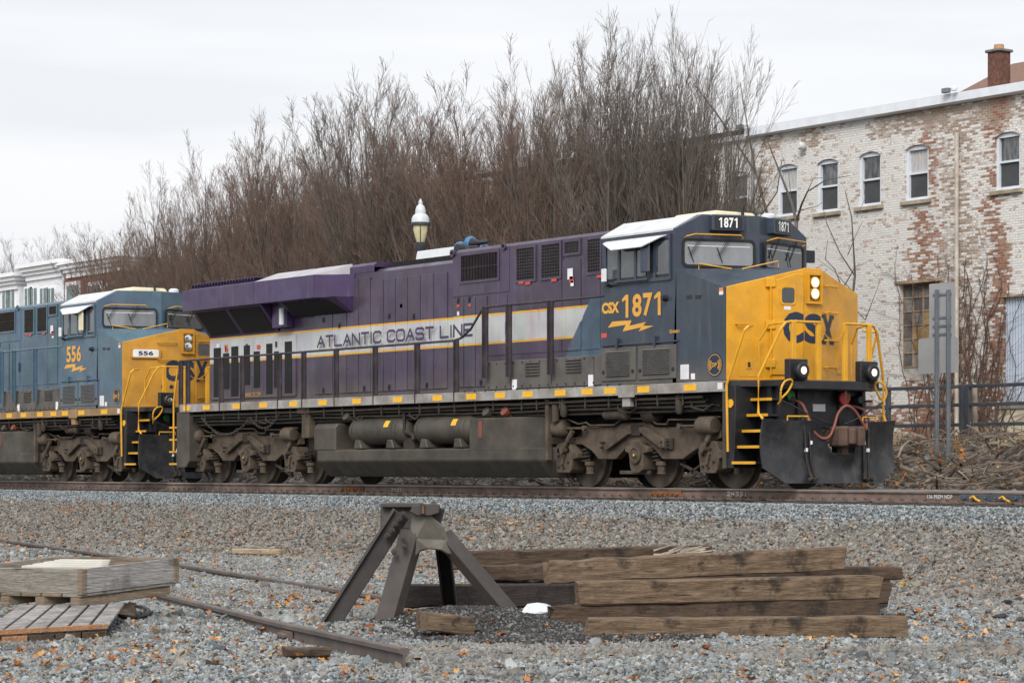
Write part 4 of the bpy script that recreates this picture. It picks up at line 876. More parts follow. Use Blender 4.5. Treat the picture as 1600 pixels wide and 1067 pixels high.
# ------------------------------------------------------------------ ground
def ground_mat():
    m, n, l, b = nodes('ground_gravel')
    t = n.new('ShaderNodeTexCoord').outputs['Object']
    sp = n.new('ShaderNodeSeparateXYZ'); l.new(t, sp.inputs[0]); y = sp.outputs[1]
    f = sstep(n, l, noise(n, l, t, 14, 8, .7), .3, .7)
    big = sstep(n, l, noise(n, l, t, .35, 5), .38, .62)
    c = mixc(n, l, f, (.05, .052, .052), (.15, .155, .155))  # base kept dark so the gaps between stones carry painted-in shade
    c2 = mixc(n, l, f, (.05, .043, .035), (.15, .132, .108))
    br = mth(n, l, 'MULTIPLY', sstep(n, l, y, -9.5, -6.5), sstep(n, l, y, -2.3, -2.9))
    c = mixc(n, l, mth(n, l, 'MAXIMUM', br, mth(n, l, 'MULTIPLY', big, .45)), c, c2)
    far = sstep(n, l, y, 2.6, 3.6)
    c = mixc(n, l, far, c, mixc(n, l, f, (.07, .058, .045), (.16, .135, .105)))
    l.new(c, b.inputs['Base Color']); b.inputs['Roughness'].default_value = .95
    v = n.new('ShaderNodeTexVoronoi'); v.inputs['Scale'].default_value = 20; l.new(t, v.inputs['Vector'])
    bump(n, l, b, v.outputs['Distance'], .6, .03)
    return m
xs = sorted(set([-1500, -700, -350, -200] + [round(x, 2) for x in np.arange(-120, -30, 1.5)] + [round(x, 2) for x in np.arange(-30, 40.1, .5)] + [60, 100, 200, 500, 1200]))
ys = sorted(set([-900, -300, -120, -70, -45] + [round(y, 2) for y in np.arange(-36, -2, .5)] + [-2.75, -2.35, -1.95, 0, 2, 2.3, 2.6, 3, 3.4, 4.2, 5, 6, 7.3, 8, 12, 20, 24, 40, 80, 200, 600, 1800]))
vx = [(x, y, gz(x, y)) for x in xs for y in ys]; ny = len(ys)
gm = MB().add(vx, [(i * ny + j, (i + 1) * ny + j, (i + 1) * ny + j + 1, i * ny + j + 1) for i in range(len(xs) - 1) for j in range(ny - 1)])
single('ground', gm, ground_mat(), None, None, kind='structure', smooth=True)

# ------------------------------------------------------------------ loose stone (one scattered mass per bed)
def rock(seed, flat=.6, sub=1):
    r = random.Random(seed); bm = bmesh.new(); bmesh.ops.create_icosphere(bm, subdivisions=sub, radius=.5)
    ax = [Vector((r.gauss(0, 1), r.gauss(0, 1), r.gauss(0, 1))).normalized() for _ in range(9)]; ds = [r.uniform(.2, .40) for _ in ax]
    for v in bm.verts:
        for a, d in zip(ax, ds):
            k = v.co.dot(a)
            if k > d: v.co -= a * (k - d)
        v.co.x *= r.uniform(.95, 1.05); v.co.z *= flat
    me = bpy.data.meshes.new('stone'); bm.to_mesh(me); bm.free(); return me
def stone_mat(name, cols, world_brown=False):
    m, n, l, b = nodes(name)
    oi = n.new('ShaderNodeObjectInfo'); rp = n.new('ShaderNodeValToRGB'); rp.color_ramp.interpolation = 'CONSTANT'
    el = rp.color_ramp.elements
    while len(el) < len(cols): el.new(.5)
    for i, c in enumerate(cols): el[i].position = i / len(cols); el[i].color = (*c, 1)
    l.new(oi.outputs['Random'], rp.inputs[0]); c = rp.outputs[0]
    g = n.new('ShaderNodeNewGeometry').outputs['Position']
    c = mixc(n, l, sstep(n, l, noise(n, l, g, 45, 5), .3, .7, 0, .3), c, (.15, .145, .135), 'MULTIPLY')
    if world_brown:
        sp = n.new('ShaderNodeSeparateXYZ'); l.new(g, sp.inputs[0]); y = sp.outputs[1]
        wob = mth(n, l, 'MULTIPLY', noise(n, l, g, .5, 4), 3.0)
        yy = mth(n, l, 'ADD', y, wob)
        br = mth(n, l, 'MULTIPLY', sstep(n, l, yy, -9.2, -6.4), sstep(n, l, y, -2.2, -3.1))
        patch = sstep(n, l, noise(n, l, g, .45, 5), .47, .64, 0, .75)
        br = mth(n, l, 'MAXIMUM', br, patch)
        bc = mixc(n, l, oi.outputs['Random'], (.12, .10, .08), (.24, .21, .175))
        c = mixc(n, l, mth(n, l, 'MULTIPLY', br, mth(n, l, 'ADD', .35, mth(n, l, 'MULTIPLY', noise(n, l, g, 1.1, 4), .7))), c, bc)
    if world_brown:
        stn = sstep(n, l, noise(n, l, g, .8, 6, .65), .56, .66, 0, .6); c = mixc(n, l, stn, c, (.05, .05, .052)); fin = sstep(n, l, noise(n, l, scl(n, l, g, (.5, .5, .5)), .6, 4), .55, .65, 0, .3); c = mixc(n, l, fin, c, (.34, .325, .29))
    l.new(c, b.inputs['Base Color']); b.inputs['Roughness'].default_value = .9; b.inputs['Specular IOR Level'].default_value = .3
    return m
BLUE = [tuple(c * .72 * k for c, k in zip(q, (.97, 1.0, 1.02))) for q in [(.31, .34, .355), (.41, .44, .45), (.22, .25, .265), (.50, .52, .52), (.35, .37, .37), (.14, .155, .165), (.40, .405, .385), (.62, .63, .62), (.27, .30, .32), (.45, .47, .465), (.09, .10, .105)]]
stone_blue = stone_mat('ballast_stone', BLUE)
stone_yard = stone_mat('yard_stone', BLUE + [(.26, .235, .20), (.17, .145, .12), (.31, .285, .24), (.22, .20, .17), (.28, .265, .235)], True)
soil_m = stone_mat('soil_crumb', [(.035, .033, .032), (.06, .056, .052), (.09, .088, .085), (.16, .165, .165), (.045, .04, .038)])
bank_m = stone_mat('bank_rock', [(.12, .11, .10), (.17, .155, .14), (.09, .08, .07), (.22, .21, .2)])
leaf_m = stone_mat('leaf_litter', [(.42, .15, .035), (.50, .22, .06), (.30, .10, .03), (.55, .32, .13), (.24, .09, .04), (.60, .38, .18), (.45, .2, .08)])
def leafmesh(seed):
    r = random.Random(seed); pts = []
    for i in range(10):
        a = 2 * math.pi * i / 10; rr = .5 * (1 if i % 2 == 0 else .5) * r.uniform(.75, 1.1)
        pts.append((rr * math.cos(a), rr * math.sin(a) * .8, r.uniform(-.06, .22)))
    me = bpy.data.meshes.new('leaf'); me.from_pydata([(0, 0, 0)] + pts, [], [(0, i + 1, (i + 1) % 10 + 1) for i in range(10)]); return me
def scatter(name, label, cat, emitter, meshes, mat, density, smin, smax, seed, up=.0, dens_fn=None, tilt=3.14):
    """kind=stuff: stones strewn over a bed by geometry nodes"""
    pc = bpy.data.collections.new(name + '_pieces')
    for i, me in enumerate(meshes):
        me.materials.clear(); me.materials.append(mat); o = bpy.data.objects.new(name + '_piece', me); pc.objects.link(o)
    ob = bpy.data.objects.new(name, emitter); COL.objects.link(ob); emitter.materials.append(mat)
    ob['kind'] = 'stuff'; ob['label'] = label; ob['category'] = cat
    ng = bpy.data.node_groups.new(name, 'GeometryNodeTree'); ng.interface.new_socket('Geometry', in_out='INPUT', socket_type='NodeSocketGeometry'); ng.interface.new_socket('Geometry', in_out='OUTPUT', socket_type='NodeSocketGeometry')
    n, l = ng.nodes, ng.links
    gi, go = n.new('NodeGroupInput'), n.new('NodeGroupOutput')
    dp = n.new('GeometryNodeDistributePointsOnFaces'); dp.inputs['Density'].default_value = density; dp.inputs['Seed'].default_value = seed
    at = n.new('GeometryNodeInputNamedAttribute'); at.data_type = 'FLOAT'; at.inputs[0].default_value = 'dens'
    mm = n.new('ShaderNodeMath'); mm.operation = 'MULTIPLY'; mm.inputs[1].default_value = density
    l.new(at.outputs[0], mm.inputs[0]); l.new(mm.outputs[0], dp.inputs['Density'])
    ci = n.new('GeometryNodeCollectionInfo'); ci.inputs['Collection'].default_value = pc; ci.inputs['Separate Children'].default_value = True; ci.inputs['Reset Children'].default_value = True
    ip = n.new('GeometryNodeInstanceOnPoints'); ip.inputs['Pick Instance'].default_value = True
    rr = n.new('FunctionNodeRandomValue'); rr.data_type = 'FLOAT_VECTOR'; rr.inputs[0].default_value = (-tilt, -tilt, -3.14); rr.inputs[1].default_value = (tilt, tilt, 3.14); rr.inputs['Seed'].default_value = seed + 1
    rs = n.new('FunctionNodeRandomValue'); rs.data_type = 'FLOAT'; rs.inputs[2].default_value = smin; rs.inputs[3].default_value = smax; rs.inputs['Seed'].default_value = seed + 2
    sp_ = n.new('GeometryNodeSetPosition'); sp_.inputs['Offset'].default_value = (0, 0, up)
    l.new(gi.outputs[0], dp.inputs['Mesh']); l.new(dp.outputs['Points'], sp_.inputs['Geometry']); l.new(sp_.outputs[0], ip.inputs['Points'])
    l.new(ci.outputs[0], ip.inputs['Instance']); l.new(rr.outputs[0], ip.inputs['Rotation']); l.new(rs.outputs[1], ip.inputs['Scale'])
    l.new(ip.outputs[0], go.inputs[0])
    md = ob.modifiers.new('scatter', 'NODES'); md.node_group = ng
    a = emitter.attributes.new('dens', 'FLOAT', 'POINT')
    a.data.foreach_set('value', [1.0 if dens_fn is None else dens_fn(v.co.x, v.co.y) for v in emitter.vertices])
    return ob
def bed(x0, x1, y0, y1, step, lift=0., keep=None):
    xs_, ys_ = np.arange(x0, x1 + .01, step), np.arange(y0, y1 + .01, step); ny_ = len(ys_)
    v = [(x, y, gz(x, y) + lift) for x in xs_ for y in ys_]; f = []
    for i in range(len(xs_) - 1):
        for j in range(ny_ - 1):
            cx_, cy_ = xs_[i] + step / 2, ys_[j] + step / 2
            if keep is None or keep(cx_, cy_): f.append((i * ny_ + j, (i + 1) * ny_ + j, (i + 1) * ny_ + j + 1, i * ny_ + j + 1))
    me = bpy.data.meshes.new('bed'); me.from_pydata(v, [], f); return me
def in_view(x, y, marg=1.6):                       # only the ground this spot looks over is strewn, with a margin
    dx, dy = x - CAM[0], y - CAM[1]; z = FW[0] * dx + FW[1] * dy; r = RT[0] * dx + RT[1] * dy
    return z > 13 and abs(r) < z * .2118 + marg
stones = [rock(i, random.Random(i).uniform(.42, .72)) for i in range(9)]
def dz_(x, y):
    dx, dy = x - CAM[0], y - CAM[1]; z = FW[0] * dx + FW[1] * dy
    return 1.0 if z < 26 else (.75 if z < 38 else .5)
scatter('yard_gravel', 'grey and brown gravel covering the yard in the foreground', 'gravel', bed(-30, 36, -24, -2.5, .5, 0, in_view), stones, stone_yard, 800, .022, .078, 3, .004, dz_)
scatter('coarse_gravel', 'larger broken stones lying among the yard gravel', 'gravel', bed(-30, 36, -24, -6, .5, 0, in_view), [m.copy() for m in stones], stone_yard, 9, .09, .17, 61, .01, lambda x, y: .15 + 1.7 * max(0, math.sin(x * .8 + y * .3) * math.sin(y * 1.1 - x * .4)))
scatter('ballast', 'blue-grey crushed stone ballast beside the main track rails', 'ballast', bed(-36, 22, -2.8, 2.6, .3, .0, lambda x, y: in_view(x, y, 3) and not -1.0 < y < .9 and y > -2.75 + .22 * math.sin(x * .9) + .15 * math.sin(x * 2.3)), [m.copy() for m in stones], stone_blue, 520, .04, .075, 9, .01)
scatter('fallen_leaves', 'orange brown leaves scattered on the gravel', 'leaves', bed(-30, 36, -24, -2.2, .6, 0, in_view), [leafmesh(i) for i in range(4)], leaf_m, 8.5, .05, .12, 21, .04, lambda x, y: .35 + 1.6 * max(0, math.sin(x * .55 + 1) * math.sin(y * .8 + x * .2)) ** 2, .5)
scatter('dark_soil', 'dark crumbly soil heaped round the foot of the buffer stop', 'soil', bed(20, 26.5, -18, -12, .15, .012, lambda x, y: math.hypot((x - 22.8) / 2.0, (y + 15.3) / 1.3) < 1), [m.copy() for m in stones], soil_m, 2600, .015, .06, 5, .012, lambda x, y: max(0, 1 - math.hypot((x - 22.8) / 2.0, (y + 15.3) / 1.3) ** 2))
scatter('bank_stones', 'rough grey rocks on the bank behind the track', 'rocks', bed(-34, 22, 2.6, 7.6, .4, 0), [m.copy() for m in stones], bank_m, 26, .08, .34, 31, .0)

old_m = stone_mat('old_ballast_stone', [(.17, .15, .125), (.23, .21, .18), (.11, .095, .08), (.30, .285, .26), (.19, .175, .155), (.26, .255, .24), (.07, .062, .055)])
scatter('old_ballast', 'brownish dusty old ballast between the yard and the new stone', 'ballast', bed(-30, 30, -10, -2.5, .5, 0, in_view), [m.copy() for m in stones], old_m, 130, .05, .12, 51, .012, lambda x, y: max(0, min(1, (y + 9.5) / 2)) * (.4 + .6 * abs(math.sin(x * .5 + y))))
# ------------------------------------------------------------------ main track
rust = M('rail_rust', (.16, .115, .095), .8, var=.3, scale=3, dirt=(.16, .075, .03), damt=.35, dscale=1.4, bmp=.1, bsc=60)
rust_or = M('joint_rust', (.20, .085, .03), .85, var=.3, scale=6)
shiny = M('rail_head', (.34, .32, .30), .4, metal=.4, var=.2, scale=2, stretch=(.3, 3, 3))
steelb = M('joint_blue_steel', (.055, .07, .09), .5, var=.2)
tie_dark = M('track_tie_wood', (.05, .042, .036), .9, var=.3, bmp=.3, bsc=30)
RAILP = [(-.07, -.17), (-.07, -.158), (-.012, -.14), (-.009, -.05), (-.036, -.038), (-.037, -.008), (-.03, 0), (.03, 0), (.037, -.008), (.036, -.038), (.009, -.05), (.012, -.14), (.07, -.158), (.07, -.17)]
trk = thing('railway_track', None, None, (0, 0, 0), kind='structure')
def rail_mb(p, q, prof=RAILP, n=1, sc=1.0):
    p, q = Vector(p), Vector(q); d = (q - p); s = Vector((-d.y, d.x, 0)).normalized()
    mb = MB(); mb.prism(prof, lambda a: p + s * a[0] * sc + UP * a[1] * sc, lambda a: q + s * a[0] * sc + UP * a[1] * sc); return mb
XJ = [SX(550, -.8), SX(1040, -.8), SX(1548, -.8)]
XS = [-90] + XJ + [70]
for y in (-.755, .755):
    for i in range(4):
        rl = part('rail', rail_mb((XS[i] + .004, y, -.002), (XS[i + 1] - .004, y, -.002)), rust, trk)
        part('rail_head_top', MB().box(XS[i] + .004, XS[i + 1] - .004, y - .0385, y + .0385, -.016, .001), shiny, rl)
for x, m in zip(XJ, (rust_or, rust_or, steelb)):
    w_ = .42 if m is rust_or else .62
    jb = part('joint_bar', MB().xz([(x - w_, -.145), (x + w_, -.145), (x + w_, -.05), (x - w_, -.05)], -.805, -.77), m, trk, .008)
    for k in range(6): xx = x - w_ + w_ * 2 * (k + .5) / 6; part('joint_bolt', MB().lathe([(.022, 0), (.022, -.025), (.012, -.035)], (xx, -.805, -.1), 'y', 8), m, jb)
part('guard_rail', rail_mb((SX(560, -.64), -.62, -.004), (SX(985, -.64), -.62, -.004)), rust_or, trk)
chalk = M('chalk_mark', (.55, .55, .55), .9, var=.25, scale=40)
part('chalk_number', stroke_mb('24351', (SX(1137, -.77), -.776, -.125), (1, 0, 0), UP, SX(1168, -.77) - SX(1137, -.77), .075, .010, narrow='', gap=.45), chalk, trk)
part('chalk_number', stroke_mb('24351', (SX(612, -.77), -.776, -.125), (1, 0, 0), UP, SX(632, -.77) - SX(612, -.77), .07, .008, narrow='', gap=.45), chalk, trk)
part('rail_stencil', text_mb('136 PREM NDP', (SX(1450, -.77), -.778, -.12), (1, 0, 0), UP, SX(1489, -.77) - SX(1450, -.77), .062, .015), chalk, trk)
t0 = part('tie', MB().box(-.115, .115, -1.28, 1.28, -.36, -.19), tie_dark, trk, .01)
pl_mb = MB().box(-.19, .19, -.93, -.58, -.187, -.168)
for a, b in ((-.12, -.86), (.12, -.86), (-.1, -.655), (.12, -.655)): pl_mb.box(a - .014, a + .014, b - .014, b + .014, -.17, -.13).box(a - .02, a + .02, b - .02, b + .035, -.14, -.12)
p0 = part('tie_plate', pl_mb, rust, t0); an = part('rail_anchor', MB().box(.14, .17, -.86, -.66, -.19, -.14), rust, t0)
tx = list(np.arange(-46, 24, .50))
t0.location.x = tx[0]
for x in tx[1:]:
    c = dup(t0, (0, 0, 0)); c.location.x = x + random.uniform(-.03, .03); c.rotation_euler.z = random.uniform(-.01, .01)
    if -22 < x < 18:
        for q in (p0, an): dup(q, (0, 0, 0), c)
for u in (1527, 1573): x, z = S(u, 785, -.83); part('yellow_clip', MB().tube([(x - .12, -.86, -.10), (x - .05, -.86, -.075), (x, -.86, -.12), (x + .1, -.87, -.15)], .018, 6), rail_yellow, trk)

# ------------------------------------------------------------------ bank, kerb, brush
conc = M('old_concrete', (.20, .19, .17), .95, var=.25, scale=3, dirt=(.07, .06, .05), damt=.5, bmp=.3, bsc=25)
single('concrete_kerb', MB().box(-30, 24, 7.75, 8.15, .45, .88), conc, 'low weathered concrete kerb under the steel railing', 'kerb', bev=.02)
stick_m = stone_mat('dead_sticks', [(.15, .12, .095), (.23, .19, .15), (.10, .075, .06), (.30, .26, .21), (.17, .13, .11)])
def sticks(n, xr, yr, hmax, seed):
    r = random.Random(seed); mb = MB()
    for _ in range(n):
        x, y = r.uniform(*xr), r.uniform(*yr); L = r.choice([.4, .6, .9, 1.4]) * r.uniform(.6, 1.3); a = r.gauss(.2, 1.0); e = r.gauss(.05, .22)
        z = gz(x, y) + r.random() ** 1.6 * hmax * (.5 + .5 * math.sin(x * .9 + 1) * math.sin(y * 1.3)) + .02
        d = Vector((math.cos(a) * math.cos(e), math.sin(a) * math.cos(e) * .6, math.sin(e)))
        p = Vector((x, y, z)); b = Vector((r.gauss(0, .05), r.gauss(0, .05), r.gauss(0, .04))); rr = r.choice([.007, .01, .016, .03])
        mb.tube([p - d * L / 2, p + b * L, p + d * L / 2], [rr, rr * .85, rr * .5], 4, False)
    return mb
stick_mats = [M('stick_grey', (.215, .18, .145), .9, var=.4, scale=1.5), M('stick_brown', (.085, .06, .045), .9, var=.4, scale=1.5)]
for i, (n_, xr, sd_) in enumerate(((1500, (-2, 16), 3), (1100, (-2, 16), 4), (1500, (-32, -2), 5))):
    o = single('brush_pile', sticks(n_, xr, (3.0, 7.6), .55, sd_), stick_mats[i % 2], ('tangle of pale cut sticks heaped on the bank', 'tangle of dark brown cut sticks heaped on the bank', 'cut sticks lying on the bank behind the locomotives')[i], 'brush', kind='stuff')
bl = bed(-2, 16, 2.6, 7.6, .5, .05)
scatter('bank_leaves', 'orange leaves caught in the brush on the bank', 'leaves', bl, [leafmesh(i + 9) for i in range(3)], leaf_m, 9, .08, .16, 41, .12, None, 1.2)
def tuft(mb, x, y, r, h, n, z0=None):
    for _ in range(n):
        a = r.uniform(0, 6.28); L = h * r.uniform(.5, 1.1); px, py = x + r.gauss(0, .12), y + r.gauss(0, .1); pz = (gz(px, py) if z0 is None else z0) - .02
        t = Vector((math.cos(a) * .5 * L, math.sin(a) * .5 * L, L * r.uniform(.5, 1)))
        p = Vector((px, py, pz)); s = Vector((-math.sin(a), math.cos(a), 0)) * .006
        q = p + t * .6 + UP * .1 * L; mb.add([p - s, p + s, q + s * .7, q - s * .7, p + t], [(0, 1, 2, 3), (3, 2, 4)])
straw = M('dry_grass', (.38, .28, .15), .9, var=.3)
gr = MB(); r_ = random.Random(5)
for _ in range(150): tuft(gr, r_.uniform(-1, 14), r_.choice([r_.uniform(6.6, 7.6), r_.uniform(8.2, 9.5)]), r_, r_.uniform(.2, .55), 26)
single('dry_grass', gr, straw, 'dry straw-coloured grass along the concrete kerb', 'grass', kind='stuff')

# ------------------------------------------------------------------ steel railing on the kerb
rl_m = M('railing_paint', (.045, .052, .062), .5, var=.2, dirt=(.30, .20, .13), damt=.25, dscale=5)
def railing(x0, x1, label):
    t = thing('steel_railing', label, 'railing', ((x0 + x1) / 2, 8.0, .86), 'railing panels along the street')
    for z in (1.99, 1.62, 1.22): part('rail_bar', MB().box(x0, x1, 7.96, 8.04, z - .035, z + .035), rl_m, t, .008)
    n = max(1, round((x1 - x0) / 2.1))
    for k in range(n + 1): x = x0 + (x1 - x0) * k / n; part('post', MB().box(x - .045, x + .045, 7.955, 8.045, .8, 2.03), rl_m, t, .008)
xp = SX(1504, 8); xq = SX(1513, 8)
for i in range(4): railing(xp - 4.2 * (i + 1) + .15 * (i > 0), xp - 4.2 * i, ('dark steel railing panel behind the sign posts', 'dark steel railing panel in line behind the locomotive')[i > 0])
railing(xq, xq + 4.4, 'dark steel railing panel in front of the corrugated door')
single('fence_post', MB().lathe([(.055, 0), (.05, 1.15), (.02, 1.2)], ((xp + xq) / 2 + .02, 8.25, .86), 'z', 8), M('weathered_post', (.33, .28, .22), .9, var=.3), 'slim weathered wooden post between two railing panels', 'post', ((xp + xq) / 2 + .02, 8.25, .86))

# ------------------------------------------------------------------ road sign seen from behind
galv = M('galvanised_steel', (.20, .22, .24), .5, metal=.4, var=.15, bmp=.05, bsc=20)
alu = M('sign_aluminium', (.36, .36, .36), .5, metal=.2, var=.08, scale=1.5)
sg = thing('road_sign', 'backs of two grey sign plates on twin perforated steel posts', 'sign', (7.15, 6.0, .55))
for u, vb in ((1465, 718), (1483, 708)):
    x, zb = S(u, vb, 6); zt = S(u, 453, 6)[1]
    po = part('sign_post', MB().xy([(x - .05, 5.97), (x - .02, 5.97), (x - .015, 5.93), (x + .015, 5.93), (x + .02, 5.97), (x + .05, 5.97), (x + .05, 5.985), (x + .025, 5.985), (x + .02, 5.945), (x - .02, 5.945), (x - .025, 5.985), (x - .05, 5.985)], zb - .3, zt), galv, sg)
    hb = MB()
    for k in range(60): z = zb + .1 + k * .05; hb.box(x - .008, x + .008, 5.9285, 5.931, z, z + .018)
    part('post_holes', hb, rubber, po, kind='stuff')
(xa, za), (xb_, zb2) = S(1453, 444, 6.02), S(1493, 528, 6.02)
up_ = part('sign_plate', MB().box(xa, xb_, 6.0, 6.008, zb2 + .02, za), alu, sg)
for v in (460, 496, 509, 522): z = S(1473, v, 6)[1]; part('sign_brace', MB().box(xa + .1, xb_ - .08, 5.985, 6.0, z - .025, z + .02), galv, up_)
(xa, za), (xb_, zb2) = S(1436, 528, 6.02), S(1498, 582, 6.02)
part('sign_plate', MB().xz(rrect(xa, xb_, zb2, za - .02, .05), 6.0, 6.008), alu, sg)

# ------------------------------------------------------------------ street lamp
lamp_blk = M('lamp_iron', (.035, .042, .048), .5, var=.2); lamp_wht = M('lamp_cap_white', (.55, .57, .60), .4, var=.1); lamp_gl = M('lamp_glass', (.62, .56, .34), .25, var=.15, scale=5)
lx, ly = -9.37, 5.0; lz = gz(lx, ly)
lp = thing('street_lamp', 'old-fashioned street lamp with white domed cap and cream lantern glass', 'street lamp', (lx, ly, lz))
part('lamp_post', MB().lathe([(.2, 0), (.2, .35), (.13, .45), (.09, .7), (.075, 5.05 - lz), (.07, 5.65 - lz), (.085, 5.66 - lz)], (lx, ly, lz), 'z', 16), lamp_blk, lp, smooth=True)
part('lamp_collar', MB().lathe([(.075, 5.55), (.11, 5.62), (.13, 5.72), (.15, 5.82), (.15, 5.86), (.11, 5.87)], (lx, ly, 0), 'z', 18), lamp_blk, lp, smooth=True)
lg = part('lantern_glass', MB().lathe([(.10, 5.87), (.14, 6.0), (.175, 6.15), (.185, 6.28)], (lx, ly, 0), 'z', 20), lamp_gl, lp, smooth=True)
for k in range(4):
    a = k * math.pi / 2 + .95; part('lantern_bar', MB().tube([(lx + r * math.cos(a), ly + r * math.sin(a), z) for r, z in ((.105, 5.87), (.145, 6.0), (.182, 6.15), (.192, 6.28))], .012, 5), lamp_blk, lg)
part('lantern_rim', MB().lathe([(.19, 6.27), (.235, 6.28), (.235, 6.34), (.20, 6.36)], (lx, ly, 0), 'z', 24), lamp_blk, lp, smooth=True)
part('lamp_cap', MB().lathe([(.22, 6.345), (.215, 6.45), (.18, 6.52), (.13, 6.56), (.13, 6.62), (.125, 6.66), (.10, 6.74), (.05, 6.79), (.05, 6.86), (.03, 6.88), (.015, 6.93)], (lx, ly, 0), 'z', 24), lamp_wht, lp, smooth=True)
part('banner_arm', MB().tube([(lx, ly, 5.30), (lx + .75, ly + .3, 5.28)], .016, 6), galv, lp)

# ------------------------------------------------------------------ brick building
def brick_mat():
    m, n, l, b = nodes('painted_brick')
    t = n.new('ShaderNodeTexCoord').outputs['Object']
    ofs = n.new('ShaderNodeVectorMath'); ofs.inputs[1].default_value = (-20, 24, 1.0); l.new(t, ofs.inputs[0]); t = ofs.outputs[0]
    sp = n.new('ShaderNodeSeparateXYZ'); l.new(t, sp.inputs[0]); x, y, z = sp.outputs
    cb = n.new('ShaderNodeCombineXYZ'); l.new(mth(n, l, 'ADD', x, y), cb.inputs[0]); l.new(z, cb.inputs[1])
    def bt(c1, c2, mo):
        k = n.new('ShaderNodeTexBrick'); l.new(cb.outputs[0], k.inputs['Vector']); k.inputs['Scale'].default_value = 1
        k.inputs['Brick Width'].default_value = .22; k.inputs['Row Height'].default_value = .075; k.inputs['Mortar Size'].default_value = .009; k.inputs['Mortar Smooth'].default_value = .3
        for s, c in (('Color1', c1), ('Color2', c2), ('Mortar', mo)): k.inputs[s].default_value = (*c, 1)
        return k
    kw = bt((.79, .775, .745), (.67, .65, .62), (.60, .58, .55)); kr = bt((.30, .115, .06), (.19, .075, .045), (.36, .31, .26)); ky = bt((.40, .32, .235), (.29, .20, .14), (.46, .45, .42))
    kc = bt((1, 1, 1), (0, 0, 0), (.5, .5, .5))
    xw = mth(n, l, 'ADD', x, mth(n, l, 'MULTIPLY', mth(n, l, 'SUBTRACT', noise(n, l, scl(n, l, t, (.15, .1, .8)), 1.0, 4), .5), 2.2))
    def bumpf(c, w): return sstep(n, l, mth(n, l, 'ABSOLUTE', mth(n, l, 'SUBTRACT', xw, c)), w, 0.)
    nb = noise(n, l, scl(n, l, t, (1, 1, .6)), .8, 6, .6); nf = noise(n, l, t, 4.5, 6, .7)
    per = mth(n, l, 'MULTIPLY', mth(n, l, 'SUBTRACT', kc.outputs[0], .5), .42)
    base = mth(n, l, 'ADD', mth(n, l, 'ADD', mth(n, l, 'MULTIPLY', nb, .7), mth(n, l, 'MULTIPLY', nf, .45)), per)
    # bare red: two torn vertical bands and the foot of the wall
    lowz = sstep(n, l, z, 8.9, 7.6)
    bands = mth(n, l, 'MAXIMUM', mth(n, l, 'MULTIPLY', bumpf(-11.0, 1.1), lowz), mth(n, l, 'MULTIPLY', bumpf(-8.1, .95), .95))
    bands = mth(n, l, 'MAXIMUM', bands, mth(n, l, 'MULTIPLY', sstep(n, l, z, 3.1, 1.6), .75))
    bands = mth(n, l, 'MAXIMUM', bands, mth(n, l, 'MULTIPLY', bumpf(-10.6, .8), .7))
    red = sstep(n, l, mth(n, l, 'ADD', base, mth(n, l, 'MULTIPLY', bands, .42)), .76, .96)
    # buff, flaked: under the eaves, between the bands and the left bay
    eav = mth(n, l, 'MULTIPLY', sstep(n, l, z, 9.6, 10.7), sstep(n, l, x, -14.5, -12.0))
    ew = mth(n, l, 'MAXIMUM', mth(n, l, 'MULTIPLY', bumpf(-9.6, 1.7), .95), eav); ew = mth(n, l, 'MAXIMUM', ew, mth(n, l, 'MULTIPLY', bumpf(-18.0, 1.3), .7))
    ew = mth(n, l, 'MAXIMUM', ew, mth(n, l, 'MULTIPLY', mth(n, l, 'MULTIPLY', bumpf(-16.0, 1.6), sstep(n, l, z, 9.6, 10.6)), .95))
    bu = sstep(n, l, mth(n, l, 'ADD', mth(n, l, 'SUBTRACT', 1.12, base), mth(n, l, 'MULTIPLY', ew, .42)), .81, 1.0)
    c = mixc(n, l, bu, kw.outputs[0], ky.outputs[0]); c = mixc(n, l, red, c, kr.outputs[0])
    grime = sstep(n, l, noise(n, l, scl(n, l, t, (3, 3, .35)), 1.0, 6), .5, .75, 0, .45)
    c = mixc(n, l, mth(n, l, 'MULTIPLY', grime, mth(n, l, 'MAXIMUM', bumpf(-10.0, 1.6), .25)), c, (.34, .32, .34))
    fl = sstep(n, l, mth(n, l, 'ADD', noise(n, l, t, 9, 6, .75), per), .60, .70, 0, .75); c = mixc(n, l, fl, c, (.36, .23, .16)); mot = sstep(n, l, noise(n, l, t, 1.7, 7, .7), .52, .72, 0, .22); c = mixc(n, l, mot, c, (.44, .36, .29))
    l.new(c, b.inputs['Base Color']); b.inputs['Roughness'].default_value = .9
    h = mixc(n, l, noise(n, l, t, 30, 4), kw.outputs['Fac'], (.5, .5, .5)); inv = mth(n, l, 'SUBTRACT', 1., kw.outputs['Fac'])
    bump(n, l, b, mth(n, l, 'ADD', inv, mth(n, l, 'MULTIPLY', nf, .5)), .9, .02)
    return m
brick = brick_mat()
BY = 24.
bd = thing('brick_building', 'long two-storey brick building with peeling white paint and arched windows', 'building', (-20, BY, 1.0))
gut_m = M('white_gutter', (.72, .75, .79), .5, var=.06, dirt=(.4, .38, .36), damt=.2); roof_blk = M('tar_roof', (.03, .03, .033), .8)
win_w = M('window_frame_white', (.66, .70, .76), .5, var=.05); sill_m = M('stone_sill', (.34, .29, .22), .9, var=.3, bmp=.3, bsc=20)
arch_w = .96
